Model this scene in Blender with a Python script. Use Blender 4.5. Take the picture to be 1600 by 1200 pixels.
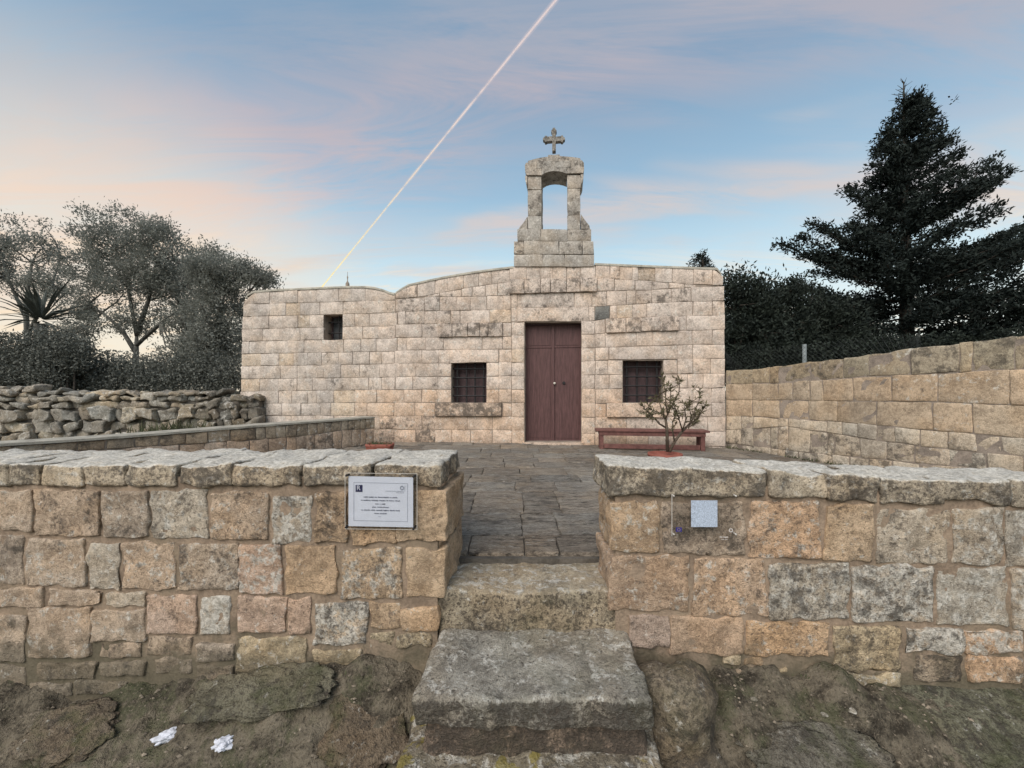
import bpy, bmesh, math, random
import numpy as np
from mathutils import Vector, noise as mn
random.seed(7); rng = np.random.default_rng(7)
S = bpy.context.scene
COL = S.collection
R = math.radians
for o in list(bpy.data.objects): bpy.data.objects.remove(o)

# ------------------------------------------------------------------ camera, light, exposure
F, CX, CY, EYE = 620.0, 800.0, 611.0, 1.0        # focal length in pixels of the 1600 px photograph; terrace level is z = 0
cam = bpy.data.cameras.new('camera'); camo = bpy.data.objects.new('camera', cam); COL.objects.link(camo)
camo.location = (0, 0, EYE); camo.rotation_euler = (R(90), 0, 0)
cam.sensor_width = 36; cam.lens = F / 1600 * 36; cam.shift_y = (CY - 600) / 1600
cam.clip_start = 0.05; cam.clip_end = 60000
S.camera = camo
S.view_settings.view_transform = 'Standard'; S.view_settings.look = 'None'
S.view_settings.exposure = 1.13; S.view_settings.gamma = 1
S.cycles.max_bounces = 6; S.cycles.diffuse_bounces = 2; S.cycles.glossy_bounces = 2; S.cycles.transparent_max_bounces = 10
SUN_EL, SUN_AZ = R(44), R(208)                   # azimuth from +Y towards +X
sl = bpy.data.lights.new('sun', 'SUN'); sl.energy = 1.5; sl.angle = R(50); sl.color = (1, .92, .83)
so = bpy.data.objects.new('sun', sl); COL.objects.link(so)
sd = Vector((math.sin(SUN_AZ) * math.cos(SUN_EL), math.cos(SUN_AZ) * math.cos(SUN_EL), math.sin(SUN_EL)))
so.rotation_euler = sd.to_track_quat('Z', 'Y').to_euler(); so.location = sd * 30

def pxdir(x, y): return Vector(((x - CX) / F, 1, (CY - y) / F)).normalized()

class NT:
    """small helper for node trees"""
    def __init__(s, tree): s.t = tree; s.n = tree.nodes; s.l = tree.links
    def new(s, kind, **kw):
        n = s.n.new(kind)
        for k, v in kw.items(): setattr(n, k, v)
        return n
    def put(s, sock, v):
        if isinstance(v, bpy.types.NodeSocket): s.l.new(v, sock)
        elif v is not None:
            try: sock.default_value = v
            except Exception: sock.default_value = (v[0], v[1], v[2], 1)
    def math(s, op, a, b=None, c=None, clamp=False):
        n = s.new('ShaderNodeMath', operation=op, use_clamp=clamp)
        for i, v in enumerate((a, b, c)): s.put(n.inputs[i], v)
        return n.outputs[0]
    def vmath(s, op, a, b=None):
        n = s.new('ShaderNodeVectorMath', operation=op)
        s.put(n.inputs[0], a)
        if b is not None: s.put(n.inputs[1], b)
        return n.outputs['Value'] if op in ('DOT_PRODUCT', 'LENGTH') else n.outputs[0]
    def mix(s, f, a, b, bt='MIX'):
        n = s.new('ShaderNodeMix', data_type='RGBA', blend_type=bt)
        s.put(n.inputs[0], f); s.put(n.inputs[6], a); s.put(n.inputs[7], b)
        return n.outputs[2]
    def ramp(s, f, stops):
        n = s.new('ShaderNodeValToRGB'); e = n.color_ramp.elements
        while len(e) < len(stops): e.new(0.5)
        for k, (p, c) in enumerate(stops):
            e[k].position = p; e[k].color = (c, c, c, 1) if isinstance(c, (int, float)) else (*c[:3], 1)
        s.put(n.inputs[0], f); return n.outputs[0]
    def smooth(s, v, a, b):
        n = s.new('ShaderNodeMapRange', interpolation_type='SMOOTHSTEP')
        s.put(n.inputs[0], v); s.put(n.inputs[1], a); s.put(n.inputs[2], b); return n.outputs[0]
    def noise(s, vec, scale, detail=5, rough=.55, dist=0):
        n = s.new('ShaderNodeTexNoise'); s.put(n.inputs['Vector'], vec)
        n.inputs['Scale'].default_value = scale; n.inputs['Detail'].default_value = detail
        n.inputs['Roughness'].default_value = rough; n.inputs['Distortion'].default_value = dist
        return n.outputs[0]
    def mapping(s, vec, rot=(0, 0, 0), scale=(1, 1, 1), loc=(0, 0, 0)):
        n = s.new('ShaderNodeMapping'); s.put(n.inputs[0], vec)
        n.inputs['Rotation'].default_value = rot; n.inputs['Scale'].default_value = scale; n.inputs['Location'].default_value = loc
        return n.outputs[0]

def make_world():
    w = bpy.data.worlds.new('World'); S.world = w; w.use_nodes = True
    t = NT(w.node_tree); bg = t.n['Background']
    sky = t.new('ShaderNodeTexSky', sky_type='NISHITA', sun_disc=False)
    sky.sun_elevation = SUN_EL; sky.sun_rotation = SUN_AZ; sky.dust_density = 1.5
    d = t.new('ShaderNodeTexCoord').outputs['Generated']
    sep = t.new('ShaderNodeSeparateXYZ'); t.put(sep.inputs[0], d); z = sep.outputs[2]
    K = 10.0 * 0.465                                   # background strength is 0.1; exposure is +1.13
    k = lambda c: (c[0] * K, c[1] * K, c[2] * K)
    grad = t.ramp(t.math('MAXIMUM', z, 0.0), [(0.0, (.92, .92, .80)), (.17, (.80, .90, .88)), (.30, (.56, .75, .84)), (.44, (.33, .52, .68)), (.60, (.235, .37, .52)), (1, (.18, .28, .41))])
    grad = t.mix(1.0, grad, (K, K, K, 1), 'MULTIPLY')
    base = t.mix(.9, sky.outputs[0], grad)
    # projected cloud layer coordinates
    inv = t.math('DIVIDE', 1.0, t.math('ADD', t.math('MAXIMUM', z, 0.0), .16))
    pv = t.new('ShaderNodeVectorMath', operation='SCALE'); t.put(pv.inputs[0], d); t.put(pv.inputs['Scale'], inv); pv = pv.outputs[0]
    n_big = t.noise(t.mapping(pv, rot=(0, 0, .5), scale=(.8, 1.5, 1)), 1.1, 3, .6, .6)
    n_wisp = t.noise(t.mapping(pv, rot=(0, 0, .95), scale=(.55, 2.6, 1), loc=(3, 1, 0)), 1.9, 6, .68, .8)
    def band(p, q, off, wid, f=1.0):
        n = pxdir(*p).cross(pxdir(*q)).normalized()
        v = t.vmath('DOT_PRODUCT', d, (n.x, n.y, n.z))
        v = t.math('ADD', v, t.math('MULTIPLY', t.math('SUBTRACT', n_big, .5), .30))
        v = t.math('ABSOLUTE', t.math('ADD', v, off))
        return t.math('MULTIPLY', t.smooth(v, wid, 0.0), f)
    b1 = band((60, 330), (900, 120), 0.0, .21, .85)
    b3 = band((700, 60), (1500, 20), 0.0, .12, .38)
    b2 = band((1200, 305), (1600, 245), 0.0, .08, .7)
    pink = t.mix(t.smooth(z, .25, .60), k((.82, .60, .55)), k((.50, .45, .50)))
    sw = t.smooth(n_wisp, .26, .62)
    c = t.mix(t.math('MULTIPLY', b1, sw), base, pink)
    c = t.mix(t.math('MULTIPLY', b3, sw), c, k((.40, .43, .50)))
    c = t.mix(t.math('MULTIPLY', b2, sw), c, k((.74, .60, .54)))
    wisp = t.math('MULTIPLY', t.math('MULTIPLY', t.smooth(n_wisp, .49, .66), t.smooth(z, .36, .18)), .9)
    c = t.mix(wisp, c, k((1.0, .80, .58)))
    # warm afterglow low on the tree side
    g = pxdir(120, 560); az = t.vmath('DOT_PRODUCT', d, (g.x, g.y, g.z))
    c = t.mix(t.math('MULTIPLY', t.smooth(az, .84, 1.0), .55), c, k((.95, .76, .56)))
    hz = t.math('MULTIPLY', t.smooth(z, .16, 0.0), .5)
    c = t.mix(hz, c, k((.96, .88, .70)))
    t.put(bg.inputs[0], c); bg.inputs[1].default_value = 0.1
    w.cycles.sampling_method = 'MANUAL'; w.cycles.sample_map_resolution = 256
make_world()

# ------------------------------------------------------------------ objects and tags
def tag(o, label=None, cat=None, group=None, kind=None):
    if label: o['label'] = label
    if cat: o['category'] = cat
    if group: o['group'] = group
    if kind: o['kind'] = kind
    return o
def empty(name, loc, label=None, cat=None, group=None, kind=None):
    o = bpy.data.objects.new(name, None); COL.objects.link(o); o.location = loc; o.empty_display_size = .1
    bpy.context.view_layer.update()
    return tag(o, label, cat, group, kind)
def origin_of(p):
    v = Vector((0, 0, 0))
    while p is not None: v += p.location; p = p.parent
    return v
def obj(name, verts, faces, mat, parent=None, smooth=True, color=None):
    """one mesh object from world-space vertices"""
    me = bpy.data.meshes.new(name)
    off = origin_of(parent) if parent else Vector((0, 0, 0))
    v = np.asarray(verts, dtype=np.float64) - np.array(off)
    me.from_pydata([tuple(p) for p in v], [], faces)
    me.materials.append(mat)
    if smooth: me.shade_smooth()
    me.update()
    o = bpy.data.objects.new(name, me); COL.objects.link(o)
    if parent: o.parent = parent
    if color is not None: o.color = (*color[:3], 1)
    return o
def quads_obj(name, V, mat, parent=None, smooth=False):
    """V: (n,4,3) array of loose quads"""
    n = len(V); me = bpy.data.meshes.new(name)
    off = np.array(origin_of(parent)) if parent else 0
    me.vertices.add(n * 4); me.vertices.foreach_set('co', (V.reshape(-1, 3) - off).astype(np.float32).ravel())
    me.loops.add(n * 4); me.loops.foreach_set('vertex_index', np.arange(n * 4, dtype=np.int32))
    me.polygons.add(n); me.polygons.foreach_set('loop_start', np.arange(n, dtype=np.int32) * 4)
    me.materials.append(mat); me.update(); me.validate()
    o = bpy.data.objects.new(name, me); COL.objects.link(o)
    if parent: o.parent = parent
    return o

class MB:
    """collects shapes that make up one part"""
    def __init__(s): s.v = []; s.f = []
    def add(s, v, f):
        b = len(s.v); s.v += [tuple(p) for p in v]; s.f += [tuple(i + b for i in q) for q in f]
    def box(s, c, h, ax=None):
        ax = ax or (Vector((1, 0, 0)), Vector((0, 1, 0)), Vector((0, 0, 1))); c = Vector(c)
        v = [c + ax[0] * (h[0] * i) + ax[1] * (h[1] * j) + ax[2] * (h[2] * k) for k in (-1, 1) for j in (-1, 1) for i in (-1, 1)]
        s.add(v, [(0, 2, 3, 1), (4, 5, 7, 6), (0, 1, 5, 4), (2, 6, 7, 3), (0, 4, 6, 2), (1, 3, 7, 5)])
    def hexa(s, p):   # 8 points: front TL TR BR BL then back TL TR BR BL
        s.add(p, [(0, 3, 2, 1), (4, 5, 6, 7), (0, 1, 5, 4), (1, 2, 6, 5), (2, 3, 7, 6), (3, 0, 4, 7)])
    def tube(s, pts, rad, n=8, caps=True):
        pts = [Vector(p) for p in pts]; rings = []
        if not hasattr(rad, '__len__'): rad = [rad] * len(pts)
        up = Vector((.13, .21, 1))
        for i, p in enumerate(pts):
            d = (pts[min(i + 1, len(pts) - 1)] - pts[max(i - 1, 0)]).normalized()
            a = d.cross(up)
            a = (a if a.length > 1e-3 else d.cross(Vector((1, 0, 0)))).normalized(); b = d.cross(a)
            rings.append([p + (a * math.cos(2 * math.pi * k / n) + b * math.sin(2 * math.pi * k / n)) * rad[i] for k in range(n)])
        v = [q for r in rings for q in r]
        f = [(i * n + k, i * n + (k + 1) % n, (i + 1) * n + (k + 1) % n, (i + 1) * n + k) for i in range(len(pts) - 1) for k in range(n)]
        if caps: f += [tuple(range(n))[::-1], tuple(range((len(pts) - 1) * n, len(pts) * n))]
        s.add(v, f)
    def lathe(s, c, prof, n=24):
        c = Vector(c); v = []; f = []
        for r, z in prof: v += [c + Vector((r * math.cos(2 * math.pi * k / n), r * math.sin(2 * math.pi * k / n), z)) for k in range(n)]
        for i in range(len(prof) - 1): f += [(i * n + k, i * n + (k + 1) % n, (i + 1) * n + (k + 1) % n, (i + 1) * n + k) for k in range(n)]
        s.add(v, f)
    def build(s, name, mat, parent=None, smooth=False, color=None):
        return obj(name, s.v, s.f, mat, parent, smooth, color)

class Frame:
    """a plane in the place: origin O, axes U (along), V (up or away), N (out of the surface)"""
    def __init__(s, O, U, V=(0, 0, 1), N=None):
        s.O = Vector(O); s.U = Vector(U).normalized(); s.V = Vector(V).normalized()
        s.N = Vector(N).normalized() if N else Vector((s.U.y, -s.U.x, 0))
    def at(s, u, v, w=0): return s.O + s.U * u + s.V * v + s.N * w
    def px(s, x, y, w=0):
        d = Vector(((x - CX) / F, 1, (CY - y) / F)); c = Vector((0, 0, EYE))
        t = (s.O + s.N * w - c).dot(s.N) / d.dot(s.N); p = c + d * t - s.O
        return (p.dot(s.U), p.dot(s.V))
    def pt(s, x, y, w=0):
        u, v = s.px(x, y, w); return s.at(u, v, w)

def lattice(h, r, step, lo, hi):
    n = max(lo, min(hi, int(round(2 * (h - r) / step)) if h > r else lo))
    return [-h] + [-(h - r) + 2 * (h - r) * i / n for i in range(n + 1)] + [h]
def blk(name, parent, fr, quad, w, depth, mat, color, r=.012, step=.1, amp=.004, wob=.006, freq=7, gap=.0, hi=40, lo=1, nd=1, jit=0, dark=.3, pale=.15, seed=None, back=False):
    """one dressed stone: quad = TL TR BR BL in frame coordinates, front at offset w, rounded and uneven"""
    sd = seed if seed is not None else random.uniform(0, 90)
    q = [list(p) for p in quad]
    g = gap / 2
    for p, (sx, sy) in zip(q, ((1, -1), (-1, -1), (-1, 1), (1, 1))):
        p[0] += sx * g + random.uniform(-jit, jit); p[1] += sy * g + random.uniform(-jit, jit)
    wu = (abs(q[1][0] - q[0][0]) + abs(q[2][0] - q[3][0])) / 2; hv = (abs(q[0][1] - q[3][1]) + abs(q[1][1] - q[2][1])) / 2
    a, b, c = max(wu, .01) / 2, max(hv, .01) / 2, depth / 2
    r = min(r, a * .6, b * .6, c * .8)
    LX, LY = lattice(a, r, step, lo, hi), lattice(b, r, step, lo, hi)
    LZ = lattice(c, r, depth / nd, nd, nd)
    idx = {}; V = []; Fc = []
    def vid(i, j, k):
        key = (i, j, k)
        if key in idx: return idx[key]
        p = Vector((LX[i], LY[j], LZ[k]))
        inn = Vector((max(-(a - r), min(a - r, p.x)), max(-(b - r), min(b - r, p.y)), max(-(c - r), min(c - r, p.z))))
        dlt = p - inn; nrm = dlt.normalized() if dlt.length > 1e-9 else Vector((0, 0, 1))
        p = inn + nrm * r
        s_, t_ = p.x / (2 * a) + .5, p.y / (2 * b) + .5
        T = [q[0][m] * (1 - s_) + q[1][m] * s_ for m in (0, 1)]; B = [q[3][m] * (1 - s_) + q[2][m] * s_ for m in (0, 1)]
        u, v = B[0] * (1 - t_) + T[0] * t_, B[1] * (1 - t_) + T[1] * t_
        n3 = fr.U * nrm.x + fr.V * nrm.y + fr.N * nrm.z
        P = fr.at(u, v, w - c + p.z)
        sp = P * freq + Vector((sd, sd * .7, -sd))
        e = mn.noise_vector(sp * .8)
        hgt = mn.fractal(sp, .8, 2.1, 4) if amp else 0
        P = P + (fr.U * e.x + fr.V * e.y) * wob + n3 * (hgt * amp)
        idx[key] = len(V); V.append(P); return idx[key]
    nx, ny, nz = len(LX) - 1, len(LY) - 1, len(LZ) - 1
    for i in range(nx):
        for j in range(ny):
            Fc.append((vid(i, j, nz), vid(i + 1, j, nz), vid(i + 1, j + 1, nz), vid(i, j + 1, nz)))
            if back: Fc.append((vid(i, j, 0), vid(i, j + 1, 0), vid(i + 1, j + 1, 0), vid(i + 1, j, 0)))
    for k in range(nz):
        for i in range(nx):
            Fc.append((vid(i, 0, k), vid(i + 1, 0, k), vid(i + 1, 0, k + 1), vid(i, 0, k + 1)))
            Fc.append((vid(i, ny, k), vid(i, ny, k + 1), vid(i + 1, ny, k + 1), vid(i + 1, ny, k)))
        for j in range(ny):
            Fc.append((vid(0, j, k), vid(0, j, k + 1), vid(0, j + 1, k + 1), vid(0, j + 1, k)))
            Fc.append((vid(nx, j, k), vid(nx, j + 1, k), vid(nx, j + 1, k + 1), vid(nx, j, k + 1)))
    o = obj(name, V, Fc, mat, parent, True, color)
    o['dark'] = float(dark); o['pale'] = float(pale)
    return o

# ------------------------------------------------------------------ materials
def mat_new(name):
    m = bpy.data.materials.new(name); m.use_nodes = True; t = NT(m.node_tree)
    return m, t, t.n['Principled BSDF']
def attr(t, name):
    n = t.new('ShaderNodeAttribute', attribute_type='OBJECT', attribute_name=name); return n.outputs['Fac']
def stone_mat(name, sc=1.0, bump=.5, strata=None, mossy=0.0, speck=.6, bdist=.02, up_tone=None, yellow=False, damp=False):
    m, t, p = mat_new(name)
    pos = t.new('ShaderNodeNewGeometry').outputs['Position']
    if strata: pos2 = t.mapping(pos, scale=strata)
    else: pos2 = pos
    base = t.new('ShaderNodeObjectInfo').outputs['Color']
    n1 = t.noise(pos2, 5 * sc, 4, .65); n2 = t.noise(pos2, 30 * sc, 4, .72); n3 = t.noise(pos2, 120 * sc, 2, .7)
    v = t.math('ADD', t.math('MULTIPLY', n1, .6), t.math('ADD', t.math('MULTIPLY', n2, .65), t.math('MULTIPLY', n3, .45)))
    f = t.smooth(v, .66, 1.04)
    c = t.mix(f, t.mix(1, base, (.60, .585, .57, 1), 'MULTIPLY'), t.mix(1, base, (1.25, 1.25, 1.24, 1), 'MULTIPLY'))
    c = t.mix(t.math('MULTIPLY', t.smooth(t.noise(pos, 2.3 * sc, 2), .45, .65), .4), c, t.mix(1, c, (1.08, .95, .80, 1), 'MULTIPLY'))
    c = t.mix(t.math('MULTIPLY', t.smooth(t.noise(t.mapping(pos, loc=(9, 4, 6)), .9 * sc, 4, .6), .46, .64), .5), c, t.mix(1, c, (.66, .675, .70, 1), 'MULTIPLY'))
    if damp:        # damp, mossy foot of the wall
        pz = t.new('ShaderNodeSeparateXYZ'); t.put(pz.inputs[0], pos)
        dz = t.math('ADD', pz.outputs[2], t.math('MULTIPLY', t.math('SUBTRACT', n1, .5), .7))
        c = t.mix(t.math('MULTIPLY', t.smooth(dz, -.26, -.50), .55), c, (.12, .11, .075, 1))
    dk, pl = attr(t, 'dark'), attr(t, 'pale')
    if up_tone:      # upward faces get a paler tone and less dark lichen than side faces
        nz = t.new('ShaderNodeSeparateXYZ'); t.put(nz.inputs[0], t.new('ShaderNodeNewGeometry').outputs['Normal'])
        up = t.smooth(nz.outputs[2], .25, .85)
        pl = t.math('ADD', pl, t.math('MULTIPLY', up, up_tone[0])); dk = t.math('SUBTRACT', dk, t.math('MULTIPLY', up, up_tone[1]))
    # pale crust
    a = t.noise(t.mapping(pos2, loc=(7, 3, 1)), 12 * sc, 5, .74)
    a = t.math('ADD', a, t.math('MULTIPLY', t.math('SUBTRACT', pl, .35), .36))
    c = t.mix(t.math('MULTIPLY', t.smooth(a, .50, .62), .8), c, t.mix(t.smooth(n2, .36, .62), (.43, .40, .345, 1), (.76, .72, .65, 1)))
    # dark lichen: blotches and specks
    b = t.noise(t.mapping(pos2, loc=(1, 9, 4)), 7 * sc, 6, .76)
    b = t.math('ADD', b, t.math('MULTIPLY', t.math('SUBTRACT', dk, .35), .36))
    bl = t.math('MULTIPLY', t.smooth(b, .50, .66), .74)
    c = t.mix(bl, c, (.060, .052, .045, 1))
    s = t.noise(t.mapping(pos2, loc=(4, 2, 8)), 38 * sc, 3, .78)
    s = t.math('ADD', s, t.math('MULTIPLY', t.math('SUBTRACT', dk, .35), .22))
    sm = t.math('MULTIPLY', t.smooth(s, .55, .66), speck)
    c = t.mix(sm, c, (.10, .082, .066, 1))
    if yellow:
        y_ = t.noise(t.mapping(pos, loc=(5, 8, 2)), 9, 3, .6)
        c = t.mix(t.math('MULTIPLY', t.smooth(y_, .58, .64), .75), c, (.30, .24, .055, 1))
    if mossy:
        g = t.noise(t.mapping(pos, loc=(2, 5, 3)), 3.5, 8, .68, .4)
        c = t.mix(t.math('MULTIPLY', t.smooth(g, .47, .66), mossy), c, (.075, .085, .035, 1))
    t.put(p.inputs['Base Color'], c); p.inputs['Roughness'].default_value = .93
    p.inputs['Specular IOR Level'].default_value = .2
    h = t.math('SUBTRACT', t.math('ADD', t.math('MULTIPLY', n2, 1.0), t.math('MULTIPLY', n3, .5)), t.math('MULTIPLY', sm, .5))
    bp = t.new('ShaderNodeBump'); bp.inputs['Strength'].default_value = bump; bp.inputs['Distance'].default_value = bdist
    t.put(bp.inputs['Height'], h); t.put(p.inputs['Normal'], bp.outputs[0])
    return m
def plain_mat(name, col, rough=.6, var=.25, scale=20, bump=.15, metal=0, spec=.3, strip=(1, 1, 1)):
    m, t, p = mat_new(name)
    pos = t.mapping(t.new('ShaderNodeNewGeometry').outputs['Position'], scale=strip)
    n = t.noise(pos, scale, 7, .65)
    lo = tuple(c * (1 - var) for c in col); hi = tuple(min(1, c * (1 + var)) for c in col)
    t.put(p.inputs['Base Color'], t.mix(t.smooth(n, .3, .7), (*lo, 1), (*hi, 1)))
    p.inputs['Roughness'].default_value = rough; p.inputs['Metallic'].default_value = metal; p.inputs['Specular IOR Level'].default_value = spec
    bp = t.new('ShaderNodeBump'); bp.inputs['Strength'].default_value = bump; bp.inputs['Distance'].default_value = .01
    t.put(bp.inputs['Height'], n); t.put(p.inputs['Normal'], bp.outputs[0])
    return m
def leaf_mat(name, a, b, trans=.25, scale=3.0):
    m, t, p = mat_new(name)
    pos = t.new('ShaderNodeNewGeometry').outputs['Position']
    n = t.noise(pos, scale, 4, .6); n2 = t.noise(pos, 40, 2)
    c = t.mix(t.smooth(t.math('ADD', t.math('MULTIPLY', n, .6), t.math('MULTIPLY', n2, .4)), .36, .64), (*a, 1), (*b, 1))
    t.put(p.inputs['Base Color'], c); p.inputs['Roughness'].default_value = .7; p.inputs['Specular IOR Level'].default_value = .15
    tr = t.new('ShaderNodeBsdfTranslucent'); t.put(tr.inputs[0], c)
    mx = t.new('ShaderNodeMixShader'); mx.inputs[0].default_value = trans
    t.l.new(p.outputs[0], mx.inputs[1]); t.l.new(tr.outputs[0], mx.inputs[2])
    t.l.new(mx.outputs[0], t.n['Material Output'].inputs[0])
    return m
M = {}
M['facade'] = stone_mat('chapel_limestone', 1.0, .35, speck=.45)
M['near'] = stone_mat('weathered_limestone', 1.6, .8, damp=True, speck=.62, bdist=.018)
M['coping'] = stone_mat('pale_topped_coping', 1.6, .7, speck=.7, bdist=.015, up_tone=(.66, .42))
M['slab'] = stone_mat('lichened_slab', 1.4, .9, mossy=.2, speck=.8, bdist=.018, up_tone=(.22, .42))
M['slab_yellow'] = stone_mat('yellow_lichened_slab', 1.4, .9, mossy=.2, speck=.8, bdist=.018, up_tone=(.22, .42), yellow=True)
M['terrace_wall'] = stone_mat('tan_limestone', 1.0, .45, speck=.35)
M['rubble'] = stone_mat('rubble_stone', 1.2, .7, speck=.6)
M['paving'] = stone_mat('paving_stone', 1.3, 1.0, strata=(.6, 2.0, 1), speck=.65, bdist=.03)
M['outcrop'] = stone_mat('mossy_bedrock', 1.2, .9, mossy=.75, speck=.8, bdist=.03)
M['step'] = stone_mat('step_stone', 1.5, .8, mossy=.25, speck=.8, bdist=.015)
def mortar_mat(name, col, sc=1.0, mossy=0.0):
    m, t, p = mat_new(name)
    pos = t.new('ShaderNodeNewGeometry').outputs['Position']
    n = t.noise(pos, 6 * sc, 9, .65); n2 = t.noise(pos, 70 * sc, 5, .7)
    f = t.smooth(t.math('ADD', t.math('MULTIPLY', n, .6), t.math('MULTIPLY', n2, .4)), .36, .64)
    c = t.mix(f, tuple(x * .62 for x in col) + (1,), tuple(x * 1.25 for x in col) + (1,))
    if mossy:
        c = t.mix(t.math('MULTIPLY', t.smooth(t.noise(pos, 3, 6, .6), .5, .66), mossy), c, (.06, .065, .035, 1))
        pz = t.new('ShaderNodeSeparateXYZ'); t.put(pz.inputs[0], pos)
        dz = t.math('ADD', pz.outputs[2], t.math('MULTIPLY', t.math('SUBTRACT', n, .5), .6))
        c = t.mix(t.math('MULTIPLY', t.smooth(dz, -.24, -.46), .8), c, t.mix(n2, (.06, .055, .038, 1), (.16, .145, .10, 1)))
    t.put(p.inputs['Base Color'], c); p.inputs['Roughness'].default_value = .95; p.inputs['Specular IOR Level'].default_value = .15
    bp = t.new('ShaderNodeBump'); bp.inputs['Strength'].default_value = .6; bp.inputs['Distance'].default_value = .012
    t.put(bp.inputs['Height'], t.math('ADD', n, n2)); t.put(p.inputs['Normal'], bp.outputs[0])
    return m
M['mortar'] = mortar_mat('lime_mortar', (.31, .255, .21))
M['mortar_near'] = mortar_mat('earthy_mortar', (.32, .24, .175), mossy=.3)
M['mortar_dark'] = mortar_mat('rubble_core', (.13, .115, .098))
M['cap'] = mortar_mat('cement_cap', (.40, .37, .31))
M['door'] = plain_mat('door_paint', (.100, .050, .048), .55, .28, 7, .12, strip=(6, 6, .6))
M['wood_dark'] = plain_mat('shutter_wood', (.080, .050, .052), .6, .25, 9, .1, strip=(5, 5, .6))
M['iron'] = plain_mat('iron', (.022, .02, .021), .6, .3, 40)
M['bench'] = plain_mat('bench_paint', (.155, .070, .060), .6, .3, 14, .15)
M['terracotta'] = plain_mat('terracotta', (.27, .09, .065), .75, .2, 12)
M['knob'] = plain_mat('knob', (.6, .55, .48), .35, .1)
M['bark'] = plain_mat('bark', (.055, .045, .036), .9, .4, 14, .6)
M['bark_grey'] = plain_mat('olive_bark', (.13, .125, .11), .9, .35, 10, .6)
M['stem'] = plain_mat('stem_bark', (.10, .075, .055), .85, .35, 30, .4)
M['paper'] = plain_mat('paper', (.74, .77, .86), .5, .03, 20, .0)
M['panel'] = plain_mat('pale_panel', (.42, .48, .58), .5, .30, 170, .0)
M['ink'] = plain_mat('ink', (.10, .11, .16), .7, .1)
M['ink_pale'] = plain_mat('pale_ink', (.33, .35, .42), .7, .1)
M['navy'] = plain_mat('navy', (.025, .028, .09), .6, .1)
M['blue'] = plain_mat('flag_blue', (.035, .03, .20), .6, .1)
M['yellow'] = plain_mat('flag_yellow', (.6, .45, .05), .6, .1)
M['white'] = plain_mat('white_print', (.62, .58, .55), .6, .08)
M['tissue'] = plain_mat('tissue', (.60, .61, .67), .9, .12, 30, .3)
M['post'] = plain_mat('galvanised', (.20, .22, .22), .6, .2)
M['wire'] = plain_mat('wire', (.045, .05, .05), .6, .2)
M['leaf_olive'] = leaf_mat('olive_leaves', (.14, .145, .125), (.34, .345, .305), .40, 2.2)  # silvery leaf green lightened further, hazy veil over these trees mixed into the colour
M['leaf_hedge'] = leaf_mat('hedge_leaves', (.12, .125, .108), (.21, .215, .19), .18)  # hedge green raised towards grey, the same veiling haze painted into it
M['leaf_dark'] = leaf_mat('dark_leaves', (.012, .016, .014), (.040, .050, .038), .10)
M['leaf_conifer'] = leaf_mat('conifer_needles', (.010, .014, .013), (.032, .042, .036), .06)
M['leaf_pot'] = leaf_mat('pot_leaves', (.085, .08, .042), (.20, .175, .105), .2, 12)
M['leaf_frond'] = leaf_mat('frond', (.06, .065, .055), (.12, .128, .11), .1)
M['weed'] = leaf_mat('weeds', (.06, .07, .035), (.14, .14, .08), .2, 6)
def clear_mat():
    m, t, p = mat_new('clear_acrylic')
    t.n.remove(p); tr = t.new('ShaderNodeBsdfTransparent'); tr.inputs[0].default_value = (.95, .95, .95, 1)
    gl = t.new('ShaderNodeBsdfGlossy'); gl.inputs['Roughness'].default_value = .12
    mx = t.new('ShaderNodeMixShader'); mx.inputs[0].default_value = .06
    t.l.new(tr.outputs[0], mx.inputs[1]); t.l.new(gl.outputs[0], mx.inputs[2]); t.l.new(mx.outputs[0], t.n['Material Output'].inputs[0])
    return m
M['acrylic'] = clear_mat()
M['acrylic_edge'] = plain_mat('acrylic_edge', (.55, .52, .48), .3, .1)
def earth_mat():
    m, t, p = mat_new('earth_and_bedrock')
    pos = t.new('ShaderNodeNewGeometry').outputs['Position']
    n1 = t.noise(pos, 3.0, 5, .68); n2 = t.noise(pos, 17, 5, .76); n3 = t.noise(pos, 75, 3, .75)
    st = t.noise(t.mapping(pos, rot=(0, .5, .7), scale=(1, 7, 4)), 3, 4, .7)
    v = t.math('ADD', t.math('MULTIPLY', n1, .5), t.math('ADD', t.math('MULTIPLY', n2, .45), t.math('MULTIPLY', st, .35)))
    c = t.mix(t.smooth(v, .53, .76), (.050, .042, .032, 1), (.225, .190, .140, 1))
    c = t.mix(t.math('MULTIPLY', t.smooth(t.noise(t.mapping(pos, loc=(3, 1, 2)), 3.4, 5, .74), .47, .60), .68), c, (.105, .108, .060, 1))
    c = t.mix(t.math('MULTIPLY', t.smooth(n3, .56, .66), .55), c, (.27, .225, .17, 1))
    c = t.mix(t.math('MULTIPLY', t.smooth(n3, .44, .34), .65), c, (.026, .021, .016, 1))
    t.put(p.inputs['Base Color'], c); p.inputs['Roughness'].default_value = .95; p.inputs['Specular IOR Level'].default_value = .15
    bp = t.new('ShaderNodeBump'); bp.inputs['Strength'].default_value = 1.0; bp.inputs['Distance'].default_value = .04
    t.put(bp.inputs['Height'], t.math('ADD', n2, t.math('MULTIPLY', n3, .5))); t.put(p.inputs['Normal'], bp.outputs[0])
    return m
M['earth'] = earth_mat()
M['gravel'] = plain_mat('gravel_stone', (.20, .165, .125), .9, .6, 9, .2)

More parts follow.
